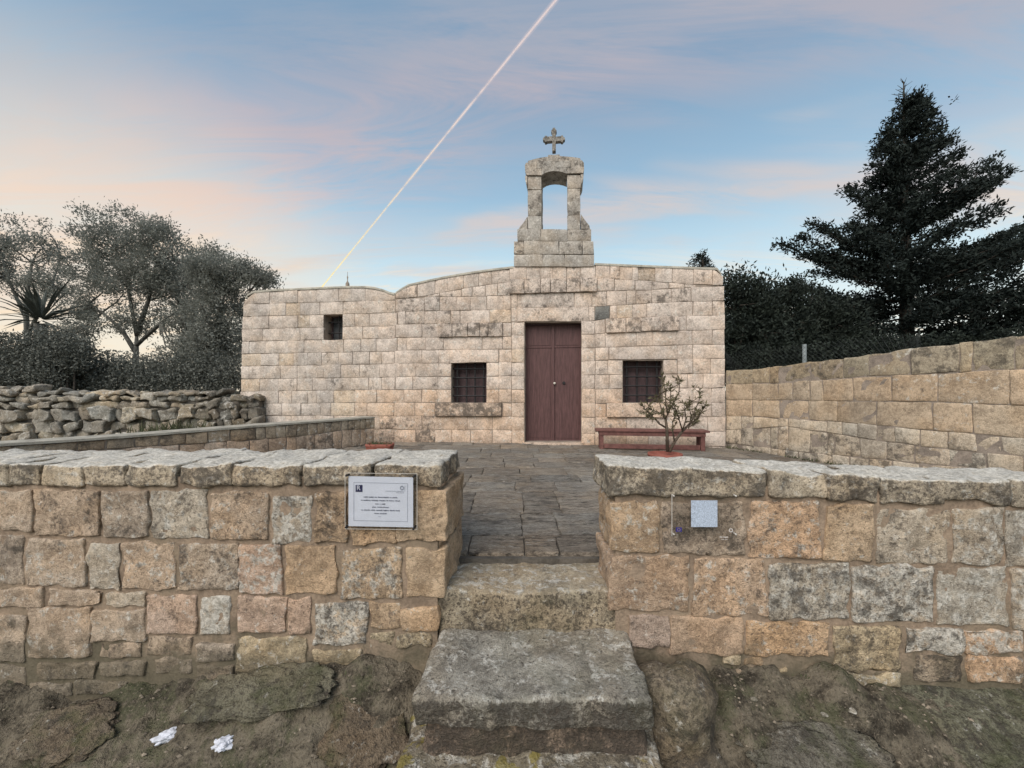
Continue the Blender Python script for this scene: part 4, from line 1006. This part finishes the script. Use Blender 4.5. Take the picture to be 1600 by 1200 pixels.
def make_pot_plant():
    d = 5.4; p = Vector(((1039 - CX) / F * d, d, 0)); H = 1 - (708 - CY) * d / F
    T = empty('potted_shrub', p, 'bare-stemmed shrub with slender leaves in a terracotta bowl by the bench', 'plant')
    m = MB(); m.lathe(p, [(.001, .0), (.13, 0), (.15, .02), (.20, H - .045), (.225, H - .04), (.225, H), (.20, H), (.195, H - .03), (.001, H - .03)], 32); m.build('bowl', M['terracotta'], T, True)
    rs = random.Random(5); m = MB(); tips = []
    def P(x, y, dy=0): return Vector(((x - CX) / F * (d + dy), d + dy, EYE - (y - CY) / F * (d + dy)))
    def limb(pts, r0, r1):
        n = len(pts); m.tube(pts, [r0 + (r1 - r0) * i / (n - 1) for i in range(n)], 7)
    b = P(1043, 704)
    mains = [([(1043, 706), (1042, 672), (1040, 655)], .024, 0), ([(1046, 706), (1054, 690), (1066, 674), (1078, 662)], .022, .05), ([(1040, 668), (1030, 662), (1024, 655)], .014, -.06)]
    for pts, r, dy in mains: limb([P(x, y, dy * i / len(pts)) for i, (x, y) in enumerate(pts)], r, r * .7)
    subs = [[(1040, 655), (1046, 640), (1048, 622), (1048, 606)], [(1040, 657), (1036, 648), (1026, 643), (1016, 640)], [(1024, 655), (1016, 648), (1008, 640), (1003, 632)], [(1046, 640), (1055, 625), (1061, 612), (1062, 593)], [(1044, 648), (1040, 630), (1040, 612), (1037, 596)], [(1040, 655), (1034, 640), (1030, 628), (1026, 620)],
            [(1078, 662), (1084, 652), (1086, 640), (1092, 628), (1094, 614)], [(1078, 662), (1088, 655), (1095, 645), (1099, 638)], [(1066, 674), (1072, 655), (1070, 640), (1076, 630)], [(1066, 672), (1060, 652), (1056, 640), (1052, 632)], [(1078, 662), (1080, 648), (1076, 636)], [(1030, 660), (1020, 652), (1012, 650)], [(1054, 690), (1050, 670), (1052, 655), (1058, 645)], [(1072, 668), (1084, 664), (1090, 656)]]
    C = []; D = []
    for s in subs:
        dy = rs.uniform(-.22, .22); pts = [P(x, y, dy * i / (len(s) - 1)) for i, (x, y) in enumerate(s)]; limb(pts, .010, .005)
        for k in range(3):
            a = pts[rs.randrange(1, len(pts))]; e = a + Vector((rs.uniform(-.09, .09), rs.uniform(-.12, .12), rs.uniform(.02, .10))); limb([a, (a + e) / 2 + Vector((0, 0, -.008)), e], .005, .003); tips.append((e, (e - a).normalized()))
        tips.append((pts[-1], (pts[-1] - pts[-2]).normalized()))
        for q, r2 in zip(pts[1:], pts): tips.append((q, (q - r2).normalized()))
    for e, dr in tips:
        for k in range(8):
            C.append(e - dr * rs.uniform(0, .07)); v = dr * .55 + Vector((rs.gauss(0, .6), rs.gauss(0, .6), rs.gauss(.05, .5))); D.append(v)
    m.build('stem', M['stem'], T, True)
    C = np.array([tuple(c) for c in C]); D = np.array([tuple(c) for c in D]); n = len(C)
    quads_obj('leaves', leaf_quads(C, D, rng.uniform(.05, .10, n), rng.uniform(.014, .022, n)), M['leaf_pot'], T)
make_pot_plant()
def make_trough():
    d = 6.1; x0, x1 = (573 - CX) / F * d, (614.5 - CX) / F * d; zt = 1 - (693 - CY) * d / F; c = Vector(((x0 + x1) / 2, d, 0)); hw = (x1 - x0) / 2
    T = empty('trough_planter', c, 'red terracotta trough planter with low greenery beside low wall', 'planter')
    m = MB(); V = []; k = 32
    prof = [(.80, 0), (.84, .02), (.93, zt * .55), (.935, zt * .6), (.97, zt - .045), (1.0, zt - .04), (1.0, zt), (.93, zt), (.90, zt - .03)]
    for r, z in prof:
        for i in range(k):
            a = 2 * math.pi * i / k; ca, sa = math.cos(a), math.sin(a); e = .35
            V.append(c + Vector((math.copysign(abs(ca) ** e, ca) * hw * r, math.copysign(abs(sa) ** e, sa) * .11 * r, z)))
    n = len(prof); Fc = [(i * k + j, i * k + (j + 1) % k, (i + 1) * k + (j + 1) % k, (i + 1) * k + j) for i in range(n - 1) for j in range(k)] + [tuple(range((n - 1) * k, n * k))]
    obj('trough', V, Fc, M['terracotta'], T, True)
    nl = 260; C = np.column_stack([rng.uniform(c.x - hw * .85, c.x + hw * .85, nl), rng.uniform(d - .09, d + .09, nl), np.full(nl, zt - .035)]); D = rng.normal(size=(nl, 3)) * .5 + np.array([0, 0, .9])
    quads_obj('leaves', leaf_quads(C, D, rng.uniform(.03, .075, nl), rng.uniform(.012, .022, nl)), M['weed'], T)
make_trough()

# ------------------------------------------------------------------ trees and plants
def at_px(x, y, d): return np.array([(x - CX) / F * d, d, EYE - (y - CY) / F * d])
def blob_points(blobs, n, shell=.45):
    """points inside ellipsoids given in photo pixels at a depth: (x, y, rx, ry, d, depth radius)"""
    vol = np.array([b[2] * b[3] for b in blobs], float); pick = rng.choice(len(blobs), n, p=vol / vol.sum())
    v = rng.normal(size=(n, 3)); v /= np.linalg.norm(v, axis=1, keepdims=True); r = rng.uniform(0, 1, n) ** shell; v *= r[:, None]
    out = np.zeros((n, 3))
    for i, k in enumerate(pick):
        x, y, rx, ry, d, dr = blobs[k]; s = d / F
        out[i] = at_px(x, y, d) + np.array([v[i, 0] * rx * s, v[i, 1] * dr, v[i, 2] * ry * s])
    return out
def broad_tree(name, label, group, base, limbs, blobs, clusters, per, size, spread, mat, bark, r0=.12):
    base = np.array(base); t = empty(name, tuple(base), label, 'tree', group)
    m = MB()
    for l in limbs:
        pts = [at_px(*p) for p in l[1:]]; n = len(pts); m.tube([tuple(p) for p in pts], [l[0] * (1 - .75 * i / (n - 1)) for i in range(n)], 8)
    Cc = blob_points(blobs, clusters)
    ends = [at_px(*l[-1]) for l in limbs] + [at_px(*l[-2]) for l in limbs]
    for c in Cc[::max(1, clusters // 60)]:
        e = min(ends, key=lambda q: np.sum((q - c) ** 2)); mid = (e + c) / 2 + rng.normal(size=3) * .12
        m.tube([tuple(e), tuple(mid), tuple(c)], [.03, .018, .006], 5)
    m.build('trunk', M[bark], t, True)
    n = clusters * per
    out = np.repeat(Cc - Cc.mean(0), per, axis=0); out /= np.linalg.norm(out, axis=1, keepdims=True) + 1e-6
    C = np.repeat(Cc, per, axis=0) + rng.normal(size=(n, 3)) * spread
    D = rng.normal(size=(n, 3)) + out * .7 + np.array([0, 0, .25])
    quads_obj('crown', leaf_quads(C, D, rng.uniform(.7, 1.35, n) * size, rng.uniform(.7, 1.3, n) * size * .38), M[mat], t)
    return t
G = 'olive trees behind the rubble wall'
gp = lambda x, d: (((x - CX) / F * d), d, -.4)
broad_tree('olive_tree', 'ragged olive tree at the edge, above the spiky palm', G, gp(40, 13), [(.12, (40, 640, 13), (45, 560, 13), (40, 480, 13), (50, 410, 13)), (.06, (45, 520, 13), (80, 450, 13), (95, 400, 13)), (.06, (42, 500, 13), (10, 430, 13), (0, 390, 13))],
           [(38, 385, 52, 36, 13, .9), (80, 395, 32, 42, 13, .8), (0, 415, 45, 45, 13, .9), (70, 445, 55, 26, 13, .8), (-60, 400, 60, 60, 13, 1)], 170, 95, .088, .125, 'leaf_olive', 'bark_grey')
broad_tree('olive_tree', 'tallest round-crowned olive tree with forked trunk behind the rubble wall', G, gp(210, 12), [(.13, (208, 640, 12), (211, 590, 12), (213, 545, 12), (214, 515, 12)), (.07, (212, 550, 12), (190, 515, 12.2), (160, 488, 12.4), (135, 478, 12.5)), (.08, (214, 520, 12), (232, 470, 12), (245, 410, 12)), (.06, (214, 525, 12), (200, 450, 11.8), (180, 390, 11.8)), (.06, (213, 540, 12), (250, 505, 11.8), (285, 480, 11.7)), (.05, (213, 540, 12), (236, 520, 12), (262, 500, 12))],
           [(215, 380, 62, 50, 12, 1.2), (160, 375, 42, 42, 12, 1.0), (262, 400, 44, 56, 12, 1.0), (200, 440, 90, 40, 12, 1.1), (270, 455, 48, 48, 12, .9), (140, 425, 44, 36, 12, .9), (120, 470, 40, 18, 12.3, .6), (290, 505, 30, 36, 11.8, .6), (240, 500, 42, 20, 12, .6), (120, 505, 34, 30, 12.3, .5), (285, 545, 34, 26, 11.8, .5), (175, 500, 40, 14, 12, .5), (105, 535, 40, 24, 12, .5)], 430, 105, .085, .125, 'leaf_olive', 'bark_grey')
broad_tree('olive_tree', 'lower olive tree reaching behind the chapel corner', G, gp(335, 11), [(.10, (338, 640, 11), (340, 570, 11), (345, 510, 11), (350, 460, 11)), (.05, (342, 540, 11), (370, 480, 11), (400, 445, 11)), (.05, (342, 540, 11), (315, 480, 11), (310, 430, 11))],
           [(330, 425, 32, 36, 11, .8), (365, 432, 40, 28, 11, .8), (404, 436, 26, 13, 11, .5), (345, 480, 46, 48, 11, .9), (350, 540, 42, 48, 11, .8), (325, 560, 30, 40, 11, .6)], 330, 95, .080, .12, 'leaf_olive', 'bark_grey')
def hedge(name, label, blobs, n, size, mat, group=None, kind_cat='hedge'):
    c = np.mean([at_px(b[0], 640, b[4]) for b in blobs], axis=0); t = empty(name, (c[0], c[1], -.4), label, kind_cat, group)
    C = blob_points(blobs, n, .6); D = rng.normal(size=(n, 3)) + np.array([0, -.3, .4])
    quads_obj('foliage', leaf_quads(C, D, rng.uniform(.7, 1.3, n) * size, rng.uniform(.7, 1.3, n) * size * .5), M[mat], t)
    m = MB()
    for b in blobs:
        for k in range(3):
            p = at_px(b[0] + rng.uniform(-.5, .5) * b[2], b[1], b[4]); m.tube([(p[0], p[1], -.5), tuple(p)], [.04, .015], 6)
    m.build('stem', M['bark'], t, True)
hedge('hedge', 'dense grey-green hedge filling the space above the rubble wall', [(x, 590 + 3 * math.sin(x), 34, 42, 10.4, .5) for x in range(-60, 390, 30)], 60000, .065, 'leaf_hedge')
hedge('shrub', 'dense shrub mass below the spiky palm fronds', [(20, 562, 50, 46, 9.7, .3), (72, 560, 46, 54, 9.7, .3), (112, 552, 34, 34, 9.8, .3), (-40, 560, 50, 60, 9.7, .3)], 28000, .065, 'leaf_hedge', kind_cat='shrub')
def make_palm():
    d = 10.2; c = at_px(64, 500, d); t = empty('palm', (c[0], c[1], -.4), 'spiky palm with stiff radiating fronds above the shrub mass', 'palm')
    m = MB(); m.tube([(c[0], c[1], -.45), (c[0], c[1], c[2] - .1)], [.16, .13], 10); m.build('trunk', M['bark_grey'], t, True)
    Q = []
    for k in range(54):
        a = rng.uniform(0, 2 * math.pi); el = rng.uniform(-.35, 1.25); L = rng.uniform(.9, 1.45)
        D = np.array([math.cos(a) * math.cos(el), math.sin(a) * math.cos(el) * .8, math.sin(el)]); s = np.cross(D, [0, 0, 1.0]); s /= np.linalg.norm(s) + 1e-6
        up = np.cross(s, D); w = rng.uniform(.035, .06); base = c + D * .1; mid = base + D * L * .5; tip = base + D * L + np.array([0, 0, -.10 * L])
        Q.append([base - s * w * .6, mid - s * w, mid + up * .02, base]); Q.append([base, mid + up * .02, mid + s * w, base + s * w * .6])
        Q.append([mid - s * w, tip, tip + up * .004, mid + up * .02]); Q.append([mid + up * .02, tip + up * .004, tip, mid + s * w])
    quads_obj('fronds', np.array(Q), M['leaf_frond'], t)
make_palm()
def conifer(name, label, group, d, top, basey, left, right, extra, nb, cl, size, spread, bare=0):
    """top (px), branches whose reach follows the left / right outline given as (y px, reach px)"""
    tx, ty = top; B = at_px(tx + 6, 640, d); t = empty(name, (B[0], B[1], -.4), label, 'tree', group)
    m = MB(); tr = [at_px(tx + 6 * k / 10, ty + (basey - ty) * k / 10, d) for k in range(11)]
    m.tube([tuple(p) for p in tr] , [.015 + .022 * k for k in range(11)], 8)
    C = []; D = []
    def branch(o, e, rise, w):
        o, e = np.array(o), np.array(e); L = np.linalg.norm(e - o); k = max(3, int(L / .22))
        pts = []
        for i in range(k + 1):
            s = i / k; p = o + (e - o) * s; p[2] += rise * L * (s * s - s) * 1.0 + rng.normal() * .03 * L * .3; pts.append(p)
        m.tube([tuple(p) for p in pts], [max(.006, .05 * min(1, L / 3) * (1 - i / k * .85)) for i in range(k + 1)], 5)
        dr = (e - o) / (L + 1e-6)
        for i in range(1, k + 1):
            s = i / k
            if s < .18 and L > 1: continue
            for q in range(cl):
                sp = spread * (.55 + .8 * (1 - abs(s - .55))) * w
                cc = pts[i] + rng.normal(size=3) * np.array([1, 1, .55]) * sp
                nl = 9
                dv = dr * .8 + rng.normal(size=(nl, 3)) * .75 + np.array([0, 0, .25])
                C.append(cc + rng.normal(size=(nl, 3)) * .06); D.append(dv)
    s = d / F
    for b in range(nb):
        y = ty + bare + (basey - ty - bare) * (b + rng.uniform(0, 1)) / nb
        a = rng.uniform(0, 2 * math.pi); ca, sa = math.cos(a), math.sin(a)
        reach = lerp_line(right if ca > 0 else left, y); reach *= rng.uniform(.55, 1.06); dep = (lerp_line(left, y) + lerp_line(right, y)) / 2
        o = at_px(tx + 6 * (y - ty) / (basey - ty), y + reach * .12, d); e = at_px(tx + reach * ca, y - reach * .10 * rng.uniform(-.6, 1.2), d); e[1] = d + sa * dep * s * .8
        branch(o, e, .25, 1)
    for x, y, oy in extra:
        branch(at_px(tx + 3, oy, d), at_px(x, y, d) + np.array([0, rng.uniform(-.4, .4), 0]), .28, .85)
    for k in range(16 if bare else 0):
        y = ty + bare * (k + .5) / 16; a = rng.uniform(0, 6.28); L = .15 + .25 * k / 16
        o = at_px(tx, y, d); m.tube([tuple(o), tuple(o + np.array([math.cos(a) * L, math.sin(a) * L, .09 + .1 * L]))], [.012, .004], 4)
    m.build('trunk', M['bark'], t, True)
    C = np.concatenate(C); D = np.concatenate(D); n = len(C)
    quads_obj('crown', leaf_quads(C, D, rng.uniform(.6, 1.4, n) * size, rng.uniform(.6, 1.3, n) * size * .40), M['leaf_conifer'], t)
conifer('conifer_tree', 'tall dark conifer with ragged upswept branches behind the tan wall', None, 13, (1412, 128), 610,
        [(130, 2), (165, 8), (200, 20), (235, 36), (262, 34), (285, 56), (320, 56), (350, 80), (380, 118), (420, 145), (470, 155), (520, 165), (600, 175)],
        [(130, 2), (150, 14), (185, 38), (220, 56), (250, 66), (290, 82), (330, 100), (370, 125), (420, 160), (470, 190), (540, 210), (600, 215)],
        [(1216, 384, 420), (1240, 374, 425), (1276, 345, 410), (1300, 352, 415), (1332, 294, 340), (1345, 288, 335), (1566, 243, 345), (1555, 262, 350), (1540, 290, 355), (1560, 275, 350), (1510, 300, 345), (1600, 352, 420), (1620, 365, 430), (1590, 375, 430), (1253, 437, 480), (1262, 455, 490), (1258, 405, 450), (1300, 400, 440), (1598, 420, 470), (1630, 440, 480), (1370, 218, 250), (1372, 240, 270), (1440, 150, 190), (1475, 195, 240), (1480, 215, 255), (1500, 235, 275), (1365, 262, 290)],
        150, 10, .125, .115, bare=30)
conifer('conifer_tree', 'tiny conifer tip showing above the chapel roof', None, 20, (1097, 396), 470, [(396, 1), (408, 12), (414, 16), (430, 18), (470, 24)], [(396, 1), (406, 8), (414, 13), (430, 16), (470, 24)], [(1083, 404, 414)], 46, 2, .14, .08)
GB = 'dark bushes behind the tan wall'
def dark_bush(label, x, d, blobs, cl, per, size, twigs):
    broad_tree('bush', label, GB, gp(x, d), [(.08, (x, 640, d), (x + 3, 560, d), (x, 500, d), (x - 2, 460, d))] + [(.03, (x, 520, d), ((x + tx) / 2, 485, d), (tx, ty, d)) for tx, ty in twigs], blobs, cl, per, size, .16, 'leaf_dark', 'bark')['category'] = 'bush'
dark_bush('dark upright bush right against the chapel corner', 1160, 11, [(1148, 452, 22, 26, 11, .7), (1176, 458, 18, 22, 11, .6), (1170, 480, 30, 36, 11, .8), (1145, 520, 30, 40, 11, .8), (1175, 540, 40, 50, 11, .9), (1150, 575, 40, 30, 11, .8)], 420, 46, .11, [(1140, 428), (1155, 424), (1172, 432), (1184, 440)])
dark_bush('dark bush midway between chapel corner and tall conifer', 1220, 11.5, [(1204, 472, 16, 26, 11.5, .6), (1234, 466, 22, 22, 11.5, .7), (1215, 520, 44, 44, 11.5, .9), (1225, 570, 50, 40, 11.5, .9)], 420, 46, .11, [(1196, 450), (1225, 442), (1240, 450)])
dark_bush('dark bush merging into the foot of the tall conifer', 1285, 12, [(1262, 490, 16, 20, 12, .6), (1290, 500, 36, 36, 12, .8), (1285, 545, 50, 44, 12, .9), (1330, 550, 50, 44, 12, .9)], 420, 46, .12, [(1262, 462), (1290, 470)])
hedge('hedge', 'low black-green hedge behind the wire fence and tan wall', [(x, 572 - (x - 1130) * .06, 36, 34, 10.2, .4) for x in range(1140, 1800, 30)], 40000, .09, 'leaf_dark')

# wire fence standing behind the tan wall
def make_fence():
    FF = Frame(RW.at(0, 0, -.55), RW.U); FN = empty('wire_fence', FF.at(1.2, .8, 0), 'wire mesh fence on a grey post behind the tan wall', 'fence')
    top = [(1100, 545), (1257, 538), (1400, 524), (1720, 470)]
    for x in (1257,):
        u, z = FF.px(x, lerp_line(top, x)); m = MB(); m.tube([FF.at(u, -.3), FF.at(u, z)], .028, 10); m.build('post', M['post'], FN, True)
    u0, u1 = FF.px(1136, 560)[0], FF.px(1440, 530)[0]; zt = lambda u: 1.62 + .05 * u; m = MB(); r = .0013
    for s in (-1, 1):
        u = u0 - 1.2
        while u < u1 + 1.2:
            a, b = u, u + s * 1.0
            za, zb = .9, 1.75
            pts = []
            for k in (0, 1):
                uu, zz = (a, za) if k == 0 else (b, zb)
                pts.append((max(u0, min(u1, uu)), zz))
            if pts[0][0] != pts[1][0]:
                m.tube([FF.at(pts[0][0], pts[0][1], .032), FF.at(pts[1][0], pts[1][1], .032)], r, 3, False)
            u += .075
    m.build('wire_mesh', M['wire'], FN)
make_fence()
# weeds by the rubble wall
def weeds(x, y, d, w, h, n, label):
    c = at_px(x, y, d); t = empty('weeds', tuple(c), label, 'weeds'); t['kind'] = 'stuff'
    C = c + np.column_stack([rng.normal(size=n) * w, rng.normal(size=n) * .12, np.zeros(n)]); D = rng.normal(size=(n, 3)) * np.array([.45, .3, .2]) + np.array([0, 0, 1])
    quads_obj('blades', leaf_quads(C, D, rng.uniform(.4, 1.2, n) * h, rng.uniform(.012, .03, n)), M['weed'], t)
weeds(270, 690, 7.4, .35, .42, 420, 'dry green weeds growing at the foot of the rubble wall')

def wall_weeds():
    n = 900; u = rng.uniform(.05, 4.2, n) ; t = empty('weeds', tuple(RW.at(1.5, 0, .05)), 'low dark green weeds along the foot of the tan wall', 'weeds'); t['kind'] = 'stuff'
    C = np.array([tuple(RW.at(float(a), -.01, .02 + abs(float(rng.normal())) * .05)) for a in u if mn.noise(Vector((float(a) * 1.7, 3, 0))) > -.15]); n = len(C)
    D = rng.normal(size=(n, 3)) * .6 + np.array([-.2, -.1, .8])
    quads_obj('blades', leaf_quads(C, D, rng.uniform(.02, .075, n), rng.uniform(.008, .02, n)), M['weed'], t)
wall_weeds()
def bank_tufts():
    Q = []; t = empty('tufts', tuple(ground_hit(420, 1085)), 'sparse tiny green tufts along the foot of the low walls', 'weeds'); t['kind'] = 'stuff'
    C = []
    for px_, py_, k in ((430, 1052, 26), (455, 1048, 24), (540, 1052, 20), (300, 1068, 22), (205, 1075, 30), (120, 1085, 20), (1150, 1040, 12), (1260, 1056, 18), (1400, 1072, 22), (1520, 1085, 22), (735, 866, 10), (945, 872, 14), (950, 905, 10), (700, 960, 10)):
        p = ground_hit(px_, py_) if py_ > 1000 else Vector(((px_ - CX) / F * 2.3, 2.35 if py_ < 890 else 2.12, -.045 if py_ < 920 else -.24))
        for i in range(k): C.append((p.x + rng.normal() * .03, p.y + rng.normal() * .012, p.z - .004))
    C = np.array(C); n = len(C); D = rng.normal(size=(n, 3)) * .5 + np.array([0, -.15, .8])
    quads_obj('blades', leaf_quads(C, D, rng.uniform(.008, .028, n), rng.uniform(.003, .007, n)), M['weed'], t)
bank_tufts()

# ------------------------------------------------------------------ contrail high in the sky
def make_contrail():
    a = pxdir(505, 446); b = pxdir(875, -8); H = 2600.0
    A = Vector(a) * (H / a.z); Bp = Vector(b) * (H / b.z); dr = (Bp - A)
    A2 = A - dr * .05; B2 = Bp + dr * .6; t = empty('contrail', tuple(A), 'thin straight glowing contrail slanting down across the sky', 'contrail')
    def cm(name, alpha):
        m, nt, p = mat_new(name); nt.n.remove(p)
        pos = nt.new('ShaderNodeNewGeometry').outputs['Position']; sp = nt.new('ShaderNodeSeparateXYZ'); nt.put(sp.inputs[0], pos)
        f = nt.smooth(sp.outputs[1], Bp.y, A.y)
        c = nt.mix(f, (.62, .50, .47, 1), (.85, .64, .18, 1))
        em = nt.new('ShaderNodeEmission'); nt.put(em.inputs[0], c); em.inputs[1].default_value = .66  # emission and its gold lower end stand in for scattered sunlight
        tr = nt.new('ShaderNodeBsdfTransparent'); mx = nt.new('ShaderNodeMixShader')
        al = nt.math('MULTIPLY', nt.smooth(nt.noise(pos, .006, 4, .65), .25, .58), alpha); nt.put(mx.inputs[0], al)
        nt.l.new(tr.outputs[0], mx.inputs[1]); nt.l.new(em.outputs[0], mx.inputs[2]); nt.l.new(mx.outputs[0], nt.n['Material Output'].inputs[0]); return m
    for k, (r, al) in enumerate(((4.5, .42), (9, .20), (16, .09))):
        m = MB(); m.tube([A2 + (B2 - A2) * (i / 40) for i in range(41)], [r * (.85 + .5 * abs(mn.noise(Vector((i * .7, k, 0))))) * (1.5 - .6 * i / 40) for i in range(41)], 10, False)
        o = m.build('vapour_core' if k == 0 else 'vapour_sheath', cm('vapour_%d' % k, al), t, True); o.visible_shadow = True
make_contrail()
